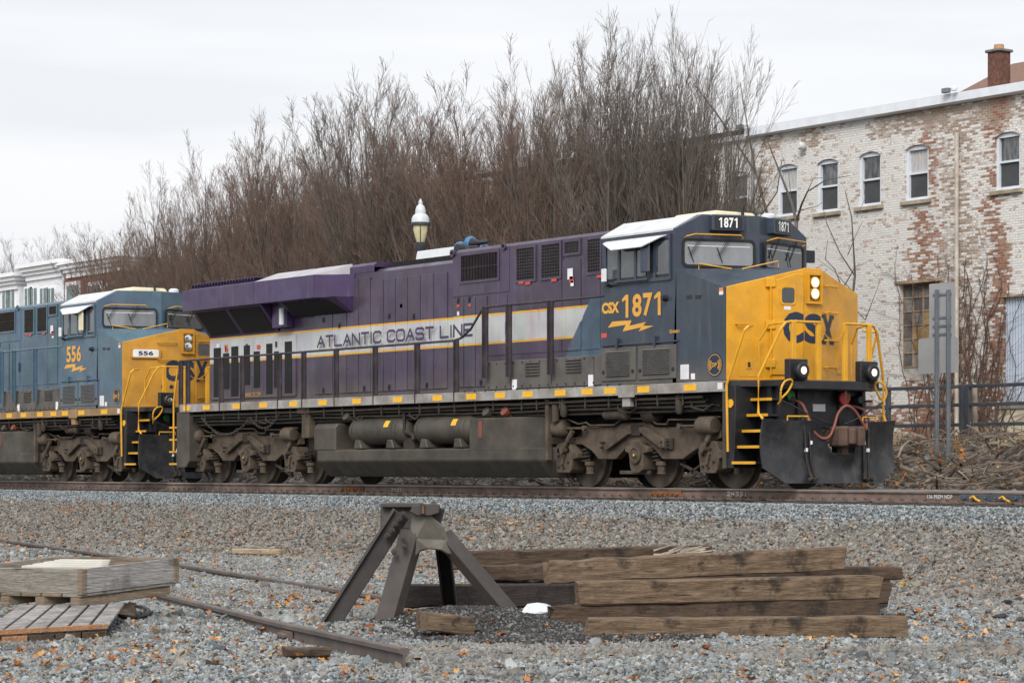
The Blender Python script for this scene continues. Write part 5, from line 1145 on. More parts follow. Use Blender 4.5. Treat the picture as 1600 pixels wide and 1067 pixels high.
wins = [(-16.95, 8.30), (-15.1, 8.27), (-13.25, 8.30), (-11.27, 8.30), (-7.68, 8.28), (-19.3, 8.3), (-21.3, 8.3), (-23.4, 8.3), (-25.5, 8.3), (-27.6, 8.3), (-29.8, 8.3), (-32, 8.3), (-34.2, 8.3), (-36.4, 8.3), (-5.5, 8.28), (-3.2, 8.28)]
low = [(-12.02, -10.35, 2.95, 5.84), (-7.86, -5.3, 2.15, 5.21)]
# wall built with real openings: strips between the openings
def wall_cells():
    mb = MB(); W0, W1, Z0, Z1 = -46., 3., .6, 10.98
    ops = [(c - arch_w / 2, c + arch_w / 2, z, z + 1.64) for c, z in wins] + low
    xs_ = sorted({W0, W1} | {o[0] for o in ops} | {o[1] for o in ops}); zs_ = sorted({Z0, Z1} | {o[2] for o in ops} | {o[3] for o in ops})
    for i in range(len(xs_) - 1):
        run = None
        for j in range(len(zs_) - 1):
            cx_, cz_ = (xs_[i] + xs_[i + 1]) / 2, (zs_[j] + zs_[j + 1]) / 2
            if any(o[0] < cx_ < o[1] and o[2] < cz_ < o[3] for o in ops):
                if run is not None: mb.box(xs_[i], xs_[i + 1], BY, BY + .35, run, zs_[j]); run = None
            elif run is None: run = zs_[j]
        if run is not None: mb.box(xs_[i], xs_[i + 1], BY, BY + .35, run, Z1)
    return mb
wl_ = part('wall', wall_cells(), brick, bd)
part('wall', MB().box(-46, -45.6, BY + .36, BY + 14, .6, 10.75).box(2.6, 3, BY + .36, BY + 14, .6, 10.75).box(-46, 3, BY + 14, BY + 14.3, .6, 10.75), brick, bd)
part('roof', MB().yz([(BY - .12, 11.20), (BY - .12, 11.27), (BY + 7, 11.6), (BY + 14.4, 11.27), (BY + 14.4, 10.9), (BY + .36, 10.9)], -46.1, 3.1), roof_blk, bd)
part('interior_dark_sheet', MB().box(-45, 2, BY + .6, BY + .7, .8, 10.6), M('dark_interior', (.012, .012, .013), .9), bd)  # upright near-black sheet behind the windows, painting the unlit interior
x_g = SX(1172, BY)
part('gutter', MB().yz([(BY - .25, 10.99), (BY - .25, 11.19), (BY - .25, 11.24), (BY - .125, 11.24), (BY - .125, 11.19), (BY - .0, 11.19), (BY - .0, 10.95), (BY - .12, 10.95)], x_g, 3.05), gut_m, bd)
part('gutter', MB().yz([(BY - .16, 10.94), (BY - .18, 11.08), (BY - .0, 11.08), (BY - .0, 10.88)], -46, x_g - .05), gut_m, bd)
def win_glass():
    m, n, l, b = nodes('sash_glass')
    t = n.new('ShaderNodeTexCoord').outputs['Object']
    f = noise(n, l, scl(n, l, t, (6, 1, 1.2)), 1.6, 5)
    l.new(mixc(n, l, sstep(n, l, f, .4, .62), (.03, .032, .035), (.11, .115, .12)), b.inputs['Base Color']); b.inputs['Roughness'].default_value = .04
    b.inputs['Specular IOR Level'].default_value = 1.0; b.inputs['Coat Weight'].default_value = .5
    return m
sash = win_glass(); curtain = M('curtain', (.45, .44, .43), .8, var=.25, scale=9, stretch=(4, 1, .4)); screen_m = M('insect_screen', (.055, .058, .062), .5, var=.15)
for wi, (c, z) in enumerate(wins):
    a = arch_w / 2; h = 1.64
    arc = [(c + a * math.cos(t) * 1.0, z + h - .17 + .17 * math.sin(t)) for t in np.linspace(0, math.pi, 9)]
    fill = [(c - a, z + h)] + [(c + a, z + h)] + arc    # spandrels above the segmental arch
    part('arch_spandrel', MB().xz([(c + a, z + h + .004)] + arc[:5] + [(c, z + h + .004)], BY + .002, BY + .3), brick, wl_)
    part('arch_spandrel', MB().xz([(c, z + h + .004)] + arc[4:] + [(c - a, z + h + .004)], BY + .002, BY + .3), brick, wl_)
    ao = [(c + (a + .06) * math.cos(t), z + h - .17 + .33 * math.sin(t)) for t in np.linspace(.3, math.pi - .3, 13)]; ai = [(c + a * math.cos(t), z + h - .17 + .172 * math.sin(t)) for t in np.linspace(.3, math.pi - .3, 13)]
    part('brick_arch', MB().xz(ao + ai[::-1], BY - .018, BY + .01), brick, wl_)
    wn_ = part('window', MB().box(c - a, c + a, BY + .16, BY + .18, z, z + h), sash, bd)
    fr_ = MB().box(c - a, c - a + .10, BY + .06, BY + .16, z, z + h).box(c + a - .10, c + a, BY + .06, BY + .16, z, z + h).box(c - a + .1, c + a - .1, BY + .06, BY + .16, z, z + .09)
    part('frame', fr_, win_w, wn_); part('frame_head', MB().xz([(c + a - .1, z + h - .02), (c + a - .1, z + h - .14), (c - a + .1, z + h - .14), (c - a + .1, z + h - .02)], BY + .06, BY + .16), win_w, wn_)
    part('meeting_rail', MB().box(c - a + .1, c + a - .1, BY + .08, BY + .16, z + .78, z + .84), win_w, wn_)
    part('pane', MB().box(c - a + .1, c + a - .1, BY + .145, BY + .155, z + .09, z + .78), screen_m, wn_)
    if wi in (0, 3, 2): part('curtain', MB().box(c - a + .1, c + a - .1, BY + .148, BY + .157, z + .84, z + h - .14), curtain if wi != 2 else sash, wn_)
    part('sill', MB().box(c - a - .14, c + a + .12, BY - .1, BY + .15, z - .13, z - .005), sill_m, wn_, .015)
# steel factory window
x0, x1, z0, z1 = low[0]
fw_ = part('factory_window', MB().box(x0, x1, BY + .2, BY + .22, z0, z0 + .42), M('painted_panel', (.38, .36, .33), .8, var=.3, dirt=(.2, .15, .1), damt=.4), bd)
pane_ms = [M('dirty_pane_grey', (.20, .19, .17), .3, var=.3), M('dirty_pane_tan', (.30, .20, .09), .5, var=.3), M('dirty_pane_dark', (.11, .105, .10), .25, var=.3)]
mt = M('rusty_muntin', (.33, .24, .16), .8, var=.3)
for i in range(4):
    for j in range(6):
        a, b = x0 + (x1 - x0) * i / 4, x0 + (x1 - x0) * (i + 1) / 4; za, zb = z0 + .42 + (z1 - z0 - .42) * j / 6, z0 + .42 + (z1 - z0 - .42) * (j + 1) / 6
        m_ = pane_ms[1] if (i in (1, 2) and j in (1, 2)) or (i == 2 and j == 3) else random.choice([pane_ms[0], pane_ms[0], pane_ms[2]])
        part('pane', MB().box(a + .015, b - .015, BY + .2, BY + .206, za + .015, zb - .015), m_, fw_)
for i in range(5): x = x0 + (x1 - x0) * i / 4; part('muntin', MB().box(x - .018, x + .018, BY + .17, BY + .215, z0 + .4, z1), mt, fw_)
for j in range(7): z = z0 + .42 + (z1 - z0 - .42) * j / 6; part('muntin', MB().box(x0, x1, BY + .175, BY + .21, z - .016, z + .016), mt, fw_)
part('lintel', MB().box(x0 - .15, x1 + .1, BY - .05, BY + .1, z1 + .003, z1 + .09), mt, fw_)
# corrugated sheet door
x0, x1, z0, z1 = low[1]; cor = MB(); n_ = 120; vs_ = []
for k in range(n_ + 1): x = x0 + (x1 - x0) * k / n_; d = BY + .12 + .025 * math.sin(k * 2 * math.pi / 5); vs_ += [(x, d, z0), (x, d, z1), (x, d + .01, z0), (x, d + .01, z1)]
cor.add(vs_, [q for k in range(n_) for q in ((4 * k, 4 * k + 4, 4 * k + 5, 4 * k + 1), (4 * k + 2, 4 * k + 3, 4 * k + 7, 4 * k + 6))])
cd_ = part('corrugated_door', cor, M('corrugated_steel', (.42, .48, .56), .45, metal=.2, var=.08), bd)
part('door_sill', MB().box(x0 - .1, x1, BY - .06, BY + .2, z0 - .12, z0 - .01), conc, cd_); part('door_lintel', MB().box(x0 - .12, x1, BY - .03, BY + .1, z1 + .003, z1 + .07), mt, cd_)
part('patch_panel', MB().box(x0 - .2, x1 + 1.0, BY - .012, BY + .02, 1.35, z0 - .13), M('cream_render', (.50, .45, .34), .9, var=.12, dirt=(.3, .27, .22), damt=.3), bd)
# downspout, pipe, lights
dx_, _ = S(1494, 300, BY - .12)
part('downspout', MB().tube([(dx_, BY - .1, 10.1), (dx_, BY - .1, 1.3)], .065, 8), M('downspout_paint', (.50, .46, .40), .7, var=.2, dirt=(.26, .12, .05), damt=.5, dscale=1.2), bd)
part('downspout', MB().tube([(SX(1179, BY), BY - .08, 10.6), (SX(1179, BY), BY - .08, 2)], .05, 8), galv, bd)
for u, v in ((1160, 202), (1482, 146)):
    x, z = S(u, v, BY - .3); fl_ = part('flood_light', MB().box(x - .15, x + .1, BY - .45, BY - .3, z, z + .14), galv, bd, .01); part('sensor', MB().lathe([(.09, 0), (.1, .08), (.06, .12)], (x + .3, BY - .38, z + .03), 'z', 12), gut_m, fl_)
x, z = S(1258, 229, BY); part('wall_lamp', MB().lathe([(.05, 0), (.12, -.08), (.13, -.2), (.08, -.28)], (x, BY, z), 'y', 16), white_p, bd, smooth=True)
# chimney
cx_, cz_ = S(1561, 137, BY + 4.5); c0 = cx_
ch_ = part('chimney', MB().box(c0 - .24, c0 + .24, BY + 4.25, BY + 4.75, 10.9, 13.25), None or M('chimney_brick', (.155, .07, .05), .9, var=.35, scale=9, dirt=(.04, .03, .03), damt=.5, dscale=2, bmp=.5, bsc=14), bd)
part('chimney_cap', MB().box(c0 - .31, c0 + .31, BY + 4.18, BY + 4.82, 13.25, 13.34), conc, ch_, .02); part('chimney_pot', MB().lathe([(.17, 0), (.15, .16)], (c0, BY + 4.5, 13.34), 'z', 14), M('clay_pot', (.42, .24, .13), .8), ch_)
# vines on the wall
vine = M('bare_vine', (.10, .06, .045), .9, var=.3)
def vines(n, seed):
    r = random.Random(seed); mb = MB()
    for _ in range(n):
        x = r.gauss(-9.6, 1.3) if r.random() < .75 else r.uniform(-13, -7.9); z = 1.0; p = [(x, BY - .03, z)]; top = r.uniform(2.2, 6.5) if abs(x + 9.6) < 1.6 else r.uniform(1.6, 3.8); vx = r.gauss(0, .1)
        while z < top:
            z += r.uniform(.12, .3); vx = vx * .8 + r.gauss(0, .05); x += vx; p.append((x, BY - .03 - r.random() * .05, z))
            if r.random() < .4:
                q = [p[-1]]; a = r.gauss(0, .25)
                for _k in range(r.randint(2, 5)): q.append((q[-1][0] + a + r.gauss(0, .05), BY - .04, q[-1][2] + r.uniform(.02, .22)))
                mb.tube(q, [.009] + [.005] * (len(q) - 1), 3, False)
        mb.tube(p, [.018 - .010 * i / len(p) for i in range(len(p))], 4, False)
    return mb
single('wall_vines', vines(75, 8), vine, 'bare climbing vines on the brick wall around the downspout', 'vines', kind='stuff')
# brown-roofed house behind
hp = thing('house', 'house with brown hipped roof behind the brick building', 'house', (-16, 55, 1.2))
roof_br = M('brown_shingles', (.19, .105, .075), .9, var=.2, scale=5, bmp=.3, bsc=30)
def RP(u, v, y): x, z = S(u, v, y); return (x, y, z)
e0, e1 = RP(1470, 155, 50)[0], 16
zr = RP(1582, 100, 58)[2]; xr_ = RP(1582, 100, 58)[0]; zr2 = zr
ze = RP(1470, 151, 50)[2] - .25
part('roof', MB().add([(e0, 50, ze), (e1, 50, ze), (e1, 66, ze), (e0, 66, ze), (xr_, 58, zr), (e1 - 6, 58, zr2)], [(0, 1, 5, 4), (1, 2, 5), (2, 3, 4, 5), (3, 0, 4), (0, 3, 2, 1)]), roof_br, hp)
part('wall', MB().box(e0 + .5, e1 - .5, 50.5, 65.5, 1.2, ze - .01), brick, hp)

# ------------------------------------------------------------------ far buildings on the left
wb_m = M('white_siding', (.74, .76, .79), .8, var=.05); rb_m = M('red_brick_far', (.20, .07, .05), .9, var=.2); trim_w = M('white_trim', (.82, .83, .85), .7, var=.04); far_gl = M('far_glass', (.12, .17, .17), .2, var=.3)
FYB = 30.
wb = thing('apartment_block', 'white flat-roofed block with stepped cornices beyond the blue locomotive', 'building', (-88, FYB, 1.2))
def cornice(x0, x1, y, z, par, m=trim_w):
    for k, (d, a, b) in enumerate(((.55, 0, .22), (.40, -.22, 0), (.25, -.42, -.22), (.12, -.7, -.42))): part('cornice', MB().box(x0 - d, x1 + d, y - d, y + 8, z + a, z + b - .004), m, par)
segs = [(SX(-60, FYB), SX(30, FYB), 11.2, 0), (SX(30, FYB), SX(42, FYB + .8), 10.7, .8), (SX(42, FYB), SX(99, FYB), 11.55, 0)]
for k, (a, b, zt, dy) in enumerate(segs):
    part('wall', MB().box(a, b, FYB + dy, FYB + 10 + k * .1, 1, zt - .7), wb_m, wb)
    cornice(a + .2, b - .2, FYB + dy, zt, wb)
for u in (-14, 8, 17, 43, 52, 67, 79):
    x = SX(u, FYB - .05); yy = FYB + (.8 if 30 < u < 40 else 0); zt = S(u, 448, FYB)[1]
    wn_ = part('window', MB().box(x - .55, x + .55, yy - .03, yy + .05, zt - 2.0, zt), trim_w, wb); part('pane', MB().box(x - .42, x + .42, yy - .04, yy + .0, zt - 1.9, zt - .1), far_gl, wn_); part('mullion', MB().box(x - .03, x + .03, yy - .05, yy + .0, zt - 1.9, zt - .1), trim_w, wn_)
rbk = thing('brick_block', 'red brick block with white window frames behind the bare trees', 'building', (-74, FYB, 1.2))
a, b = SX(99, FYB) + .01, SX(190, FYB)
part('wall', MB().box(a, b, FYB + .05, FYB + 10, 1, 10.7), rb_m, rbk); cornice(a + .6, b, FYB + .05, 11.4, rbk)
for u in (113, 147, 175):
    x = SX(u, FYB); zt = S(u, 440, FYB)[1]; wn_ = part('window', MB().box(x - .9, x + .9, FYB, FYB + .1, zt - 2.0, zt), trim_w, rbk); part('pane', MB().box(x - .72, x + .72, FYB - .01, FYB + .05, zt - 1.85, zt - .2), far_gl, wn_)
# ------------------------------------------------------------------ bare trees
def tubes_np(P, Rr, sides):
    """P (N,K,3) polylines, Rr (N,K) radii -> verts, quads"""
    N, K, _ = P.shape
    T = np.gradient(P, axis=1); T /= np.linalg.norm(T, axis=2, keepdims=True) + 1e-9
    ref = np.where(np.abs(T[:, :1, 2:3]) < .9, np.array([0, 0, 1.]), np.array([1., 0, 0])); ref = np.broadcast_to(ref, T.shape)
    A = np.cross(T, ref); A /= np.linalg.norm(A, axis=2, keepdims=True) + 1e-9; B = np.cross(T, A)
    an = np.arange(sides) * 2 * np.pi / sides
    V = P[:, :, None, :] + Rr[:, :, None, None] * (A[:, :, None, :] * np.cos(an)[None, None, :, None] + B[:, :, None, :] * np.sin(an)[None, None, :, None])
    idx = np.arange(N * K * sides).reshape(N, K, sides)
    a = idx[:, :-1, :]; b = np.roll(idx, -1, axis=2)[:, :-1, :]; c = np.roll(idx, -1, axis=2)[:, 1:, :]; d = idx[:, 1:, :]
    return V.reshape(-1, 3), np.stack([a, b, c, d], -1).reshape(-1, 4)
def np_mesh(name, chunks):
    vs, fs, o = [], [], 0
    for v, f in chunks: vs.append(v); fs.append(f + o); o += len(v)
    v = np.concatenate(vs); f = np.concatenate(fs)
    me = bpy.data.meshes.new(name); me.vertices.add(len(v)); me.vertices.foreach_set('co', v.astype(np.float32).ravel())
    me.loops.add(f.size); me.loops.foreach_set('vertex_index', f.astype(np.int32).ravel())
    me.polygons.add(len(f)); me.polygons.foreach_set('loop_start', np.arange(0, f.size, 4, dtype=np.int32)); me.polygons.foreach_set('loop_total', np.full(len(f), 4, np.int32))
    me.update(calc_edges=True); return me
def grow(g, start, dirs, length, K, up, jit):
    """K-point paths from start along dirs, bending upwards"""
    N = len(start); P = np.zeros((N, K, 3)); P[:, 0] = start; d = dirs.copy(); st = (length / (K - 1))[:, None]
    for k in range(1, K):
        d = d + np.array([0, 0, up]) + g.normal(0, jit, (N, 3)); d /= np.linalg.norm(d, axis=1, keepdims=True)
        P[:, k] = P[:, k - 1] + d * st
    return P
def kids(g, P, Rr, m, t0, t1, ang, lf, lj):
    """m children per path: start points, directions, lengths, radii"""
    N, K, _ = P.shape; L = np.linalg.norm(P[:, -1] - P[:, 0], axis=1)
    pi = np.repeat(np.arange(N), m); t = t0 + (t1 - t0) * g.random(N * m) ** .85; q = t * (K - 1); i = np.minimum(q.astype(int), K - 2); fr = (q - i)[:, None]
    s = P[pi, i] * (1 - fr) + P[pi, i + 1] * fr; tg = P[pi, i + 1] - P[pi, i]; tg /= np.linalg.norm(tg, axis=1, keepdims=True)
    rv = g.normal(0, 1, (N * m, 3)); rv -= tg * (rv * tg).sum(1, keepdims=True); rv /= np.linalg.norm(rv, axis=1, keepdims=True)
    a = np.abs(g.normal(ang, ang * .35, N * m))[:, None]; d = tg * np.cos(a) + rv * np.sin(a)
    ln = L[pi] * lf * (1 - .55 * t) * g.uniform(1 - lj, 1 + lj, N * m); r0 = (Rr[pi, i] * (1 - fr[:, 0]) + Rr[pi, i + 1] * fr[:, 0])
    return s, d, ln, r0
def tree_mesh(seed, H=11.5, spread=.42, limbs=8, dens=1.0, trunk_h=1.4, twig=(9, 6)):
    g = np.random.default_rng(seed)
    tp = np.array([[[0, 0, -.3], [g.normal(0, .03), g.normal(0, .03), trunk_h * .5], [g.normal(0, .05), g.normal(0, .05), trunk_h]]]); tr = np.array([[.24, .19, .17]])
    # limbs leave the trunk top in a vase and stay straight; side shoots leave at sharp angles
    az = np.arange(limbs) * 2.399 + g.normal(0, .3, limbs); inc = np.clip(np.linspace(.04, spread * 1.7, limbs) + g.normal(0, .05, limbs), .02, 1.0)
    d = np.stack([np.cos(az) * np.sin(inc), np.sin(az) * np.sin(inc), np.cos(inc)], 1)
    ln = (H - trunk_h) * g.uniform(.80, 1.06, limbs) * np.clip(1.08 - .50 * inc, .5, 1.05); st = tp[0, -1][None] + np.stack([np.cos(az), np.sin(az), np.zeros(limbs)], 1) * .06 - np.array([0, 0, 1]) * g.uniform(0, .6, limbs)[:, None]
    P1 = grow(g, st, d, ln, 9, .030, .014); R1 = np.linspace(1, .08, 9)[None] * g.uniform(.07, .125, limbs)[:, None]
    m2 = int(12 * dens); s, d2, l2, r2 = kids(g, P1, R1, m2, .08, .95, .27, .50, .35)
    P2 = grow(g, s, d2, l2, 6, .035, .02); R2 = np.linspace(1, .16, 6)[None] * np.clip(r2 * .55, .009, .045)[:, None]
    s, d3, l3, r3 = kids(g, P2, R2, twig[0], .10, .98, .34, .45, .4)
    P3 = grow(g, s, d3, l3, 4, .03, .03); R3 = np.linspace(1, .45, 4)[None] * np.clip(r3 * .5, .0055, .012)[:, None]
    s, d4, l4, r4 = kids(g, P3, R3, twig[1], .1, 1.0, .46, .55, .4)
    P4 = grow(g, s, d4, np.clip(l4, .12, .9), 3, .03, .05); R4 = np.linspace(1, .7, 3)[None] * np.full((len(s), 1), .0048)
    trunk = np_mesh('trunk', [tubes_np(tp, tr, 10), tubes_np(P1, R1, 6)]); mid = np_mesh('branches', [tubes_np(P2, R2, 4)])
    crown = np_mesh('crown', [tubes_np(P3, R3, 3), tubes_np(P4, R4, 3)])
    for m in (trunk, mid): m.polygons.foreach_set('use_smooth', [True] * len(m.polygons))
    return trunk, mid, crown
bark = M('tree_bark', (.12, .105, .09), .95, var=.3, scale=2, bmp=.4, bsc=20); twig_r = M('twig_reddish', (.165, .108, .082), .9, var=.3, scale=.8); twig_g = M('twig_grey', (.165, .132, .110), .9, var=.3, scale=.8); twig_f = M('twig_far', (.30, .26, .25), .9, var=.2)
TM = [tree_mesh(1, 11.2, .24, 12, 1.0), tree_mesh(2, 11.0, .34, 13, 1.0), tree_mesh(3, 10.6, .42, 14, .9), tree_mesh(4, 10.0, .30, 14, 1.0), tree_mesh(5, 11.0, .20, 10, .9, twig=(5, 3)), tree_mesh(6, 10.4, .46, 14, 1.0)]
def put_tree(x, y, k, s, rz, label, group, tw, sz=1.0, nm='bare_tree', sxy=1.0):
    t = thing(nm, label, 'tree', (x, y, gz(x, y)), group, local=True); t.rotation_euler.z = rz; t.scale = (s * sxy, s * sxy, s * sz)
    for n_, me, mt_ in zip(('trunk', 'branches', 'crown'), TM[k], (bark, bark, tw)):
        if me.materials: mm_ = me
        else: me.materials.append(mt_)
        o = bpy.data.objects.new(n_, me); COL.objects.link(o); o.parent = t; BASE[o.name] = (0, 0, 0)
        if o.material_slots: o.material_slots[0].link = 'OBJECT'; o.material_slots[0].material = mt_
    return t
def zmax(k): c = np.empty(len(TM[k][2].vertices) * 3, np.float32); TM[k][2].vertices.foreach_get('co', c); return float(np.percentile(c.reshape(-1, 3)[:, 2], 99.9))
HT = [zmax(k) for k in range(len(TM))]
rt_ = random.Random(77)
# (pixel u of the trunk, distance row y, photo v of the top, mesh, label)
row = [(1140, 14.5, 55, 4, 'nearly bare upright tree at the end of the row beside the white building', twig_g), (1070, 13.5, 15, 0, 'tall vase-shaped bare tree second in the row from the building end', twig_g), (1010, 12.8, 32, 4, 'slim upright bare tree between two broad bare trees before the building', twig_g),
       (945, 12.5, 38, 3, 'broad bare tree with grey twigs rising above the cab', twig_g), (875, 12.2, 75, 1, 'bare tree with reddish twigs rising above the purple hood', twig_r), (800, 12, 135, 2, 'reddish bare tree behind the hood grilles', twig_r),
       (725, 12, 125, 3, 'bare tree with reddish twigs right behind the street lamp', twig_r), (655, 12, 112, 1, 'tall reddish bare tree beyond the street lamp', twig_r), (590, 12, 92, 0, 'tall narrow bare tree topping the middle of the row', twig_g), (528, 12, 150, 5, 'spreading reddish bare tree behind the radiator wings', twig_r),
       (465, 12, 165, 2, 'reddish bare tree above the end of the purple hood', twig_r), (400, 12, 185, 3, 'bare tree with fine reddish twigs behind the cab of the blue locomotive', twig_r), (338, 12, 215, 1, 'small reddish bare tree above the blue cab', twig_r), (275, 12, 262, 5, 'low spreading bare tree by the brick block', twig_r), (215, 12, 305, 2, 'low reddish bare tree in front of the brick block', twig_r), (160, 12, 352, 5, 'last small bare tree of the row in front of the brick block', twig_r)]
for i, (u, y, v, k, lab, tw) in enumerate(row):
    x, zt = S(u, v, y); h = zt - gz(x, y); H = HT[k]
    put_tree(x, y, k, h / H, rt_.uniform(0, 6.28), lab, 'bare trees in a row behind the track', tw, sxy=(.5 if i == 0 else .8 if i < 3 else 1.15 if i < 9 else 1.0))
for u, y, v, k, lab in ((1105, 15.5, 70, 3, 'grey upright bare tree close before the white wall'), (1045, 14.6, 45, 4, 'upright grey bare tree overlapping the tallest tree'), (985, 14.2, 48, 0, 'dense upright bare tree above the windshield'), (915, 14.0, 52, 3, 'dense grey bare tree above the rear of the cab'), (855, 13.6, 100, 0, 'upright reddish bare tree above the large hood grille'), (835, 15.5, 130, 5, 'spreading bare tree before the far end of the white building')):
    x, zt = S(u, v, y); put_tree(x, y, k, (zt - gz(x, y)) / HT[k], rt_.uniform(0, 6.28), lab, 'bare trees in a row behind the track', twig_g if u > 880 else twig_r, sxy=.85)
# a second rank behind the first thickens the row
for i in range(13):
    u = 790 - i * 50 + rt_.uniform(-12, 12); y = 17 + rt_.uniform(-1.5, 2.5); v = np.interp(u, [120, 210, 300, 370, 440, 600, 680, 850], [385, 315, 260, 215, 190, 140, 140, 150]) + rt_.uniform(0, 25)
    x, zt = S(u, v, y); put_tree(x, y, i % 6 if i % 6 != 4 else 2, (zt - gz(x, y)) / HT[i % 6 if i % 6 != 4 else 2], rt_.uniform(0, 6.28), 'reddish bare tree in the rank behind the front row', 'bare trees of the back rank', twig_r, sxy=1.05)
# low thicket filling the foot of the row
for i in range(16):
    u = 820 - i * 42 + rt_.uniform(-10, 10); y = 9.5 + rt_.uniform(-.6, 1.5); x = SX(u, y)
    put_tree(x, y, (2, 5, 1)[i % 3], rt_.uniform(.42, .60), rt_.uniform(0, 6.28), 'bushy young tree filling the foot of the row', 'young bushy trees behind the locomotives', twig_r, .92, 'young_tree')
# distant trees over the far roofs
for i in range(9):
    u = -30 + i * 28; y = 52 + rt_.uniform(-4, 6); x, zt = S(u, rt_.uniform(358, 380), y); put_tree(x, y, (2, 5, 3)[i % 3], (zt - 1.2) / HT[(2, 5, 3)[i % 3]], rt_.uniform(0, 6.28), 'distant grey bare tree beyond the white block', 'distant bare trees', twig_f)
# thin saplings by the building
def sapling(paths, label, y, nm='sapling'):
    x0 = SX(paths[0][0][0], y); t = thing(nm, label, 'sapling', (x0, y, gz(x0, y)))
    for i, (pl, r0, r1) in enumerate([(p[:-2], p[-2], p[-1]) for p in paths]):
        pts = [Vector((*(lambda q: (q[0], y + .25 * math.sin(j + i * 2.1), q[1]))(S(u, v, y)),)) for j, (u, v) in enumerate(pl)]
        part('stem' if i == 0 else 'branch', MB().tube(pts, [r0 + (r1 - r0) * j / (len(pts) - 1) for j in range(len(pts))], 5), bark, t, smooth=True)
sapling([[(1322, 560), (1323, 470), (1327, 430), (1333, 400), (1338, 340), (1330, 300), .05, .012], [(1327, 430), (1312, 395), (1300, 350), (1296, 330), .025, .008], [(1326, 450), (1345, 418), (1356, 410), .02, .006], [(1323, 470), (1296, 420), (1281, 405), (1292, 375), .025, .008], [(1324, 455), (1304, 425), (1285, 405), .016, .005], [(1333, 400), (1345, 370), (1349, 345), .015, .005], [(1338, 340), (1343, 310), (1340, 280), .01, .004], [(1326, 480), (1352, 500), (1372, 470), (1384, 440), .02, .006]], 'thin leafless sapling against the white brick wall beside the yellow nose', 21.5)
sapling([[(1240, 520), (1236, 345), (1228, 315), (1223, 285), (1206, 220), .07, .02], [(1236, 345), (1252, 320), (1270, 300), (1300, 282), (1330, 275), .04, .008], [(1270, 300), (1280, 280), (1306, 276), .015, .005], [(1246, 330), (1268, 322), (1285, 310), .014, .005], [(1228, 315), (1232, 270), (1228, 240), .012, .005]], 'leaning broken sapling in front of the arched windows', 21)
sapling([[(1200, 520), (1190, 335), (1172, 270), (1120, 180), (1094, 135), .055, .018], [(1140, 215), (1150, 180), (1152, 140), .018, .006], [(1115, 172), (1104, 130), (1108, 90), .015, .005], [(1190, 335), (1205, 300), (1212, 250), .03, .01], [(1172, 270), (1168, 200), (1165, 130), .03, .01]], 'leaning grey trunk snapped at the top by the gutter end', 17, 'leaning_tree')

# ------------------------------------------------------------------ stub track and buffer stop in the foreground
SP = [GP(-60, 862, .03), GP(255, 927, .10), GP(440, 972, .13), GP(632, 1012, .15)]
FPP = [GP(-60, 823, .06), GP(275, 880, .06), GP(500, 915, .06), GP(740, 952, .04), GP(912, 990, .04)]
old_rail = M('old_rail_steel', (.115, .092, .082), .7, var=.25, scale=2, dirt=(.085, .10, .04), damt=.25, dscale=2, bmp=.1, bsc=40)
st_ = thing('stub_track', None, None, tuple(SP[0]), kind='structure')
# the far side rail runs nearly straight: build both rails as sections that meet end to end
for L_ in (SP, FPP):
    for a, b in zip(L_[:-1], L_[1:]): part('rail', rail_mb(a, b), old_rail, st_)
jp = SP[2].lerp(SP[3], -.05); d_ = (SP[3] - SP[2]).normalized(); n_ = Vector((d_.y, -d_.x, 0))
jb = part('joint_bar', MB().obox(SP[2] + n_ * .04 - UP * .09 + d_ * .35, d_ * .14, n_ * .02, UP * .035), rust, st_)
for k in (-1, 0, 1): part('joint_bolt', MB().tube([SP[2] + d_ * (.35 + k * .08) + n_ * .03 - UP * .09, SP[2] + d_ * (.35 + k * .08) + n_ * .1 - UP * .09], .022, 6), rust, jb)

bs_m = M('buffer_steel', (.056, .045, .041), .6, var=.22, scale=3, dirt=(.07, .08, .045), damt=.3, dscale=2.2, bmp=.08, bsc=30)
bs_d = M('buffer_steel_dark', (.028, .023, .021), .65, var=.25, scale=3, bmp=.1, bsc=30)
ZB = 22.3
bp = thing('buffer_stop', 'rusty steel bumping post with four splayed legs at the end of the stub track', 'buffer stop', tuple(GP(655, 975)))
def BP(u, v, dz=0.): return PZ(u, v, ZB + dz)
def beam(p, q, wdir, w, tdir, t):                  # flat bar from p to q, face width w along wdir, thickness t
    p, q = Vector(p), Vector(q); a = (q - p).normalized(); wd = (Vector(wdir) - a * a.dot(Vector(wdir))).normalized(); td = a.cross(wd).normalized()
    if td.dot(Vector(tdir)) < 0: td = -td
    return [p, q, wd * w / 2, td * t]
def angle_leg(p, q, wdir, w, tdir, t, lip, name, m):
    p, q, wd, td = beam(p, q, wdir, w, tdir, t); mb = MB()
    mb.add([p - wd, p + wd, q + wd, q - wd, p - wd + td, p + wd + td, q + wd + td, q - wd + td], [(0, 1, 2, 3), (4, 7, 6, 5), (0, 4, 5, 1), (1, 5, 6, 2), (2, 6, 7, 3), (3, 7, 4, 0)])
    for s in (-1, 1):                              # flanges turning the bar into a channel
        e = wd * s; e2 = wd.normalized() * -s * t; l3 = td.normalized() * lip
        mb.add([p + e, p + e + e2, q + e + e2, q + e, p + e + l3, p + e + e2 + l3, q + e + e2 + l3, q + e + l3], [(0, 1, 2, 3), (4, 7, 6, 5), (0, 4, 5, 1), (1, 5, 6, 2), (2, 6, 7, 3), (3, 7, 4, 0)])
    return part(name, mb, m, bp, .006)
gb = lambda u, v, dz: (lambda p: Vector((p.x, p.y, gz(p.x, p.y) - .1)))(PZ(u, v, ZB + dz))
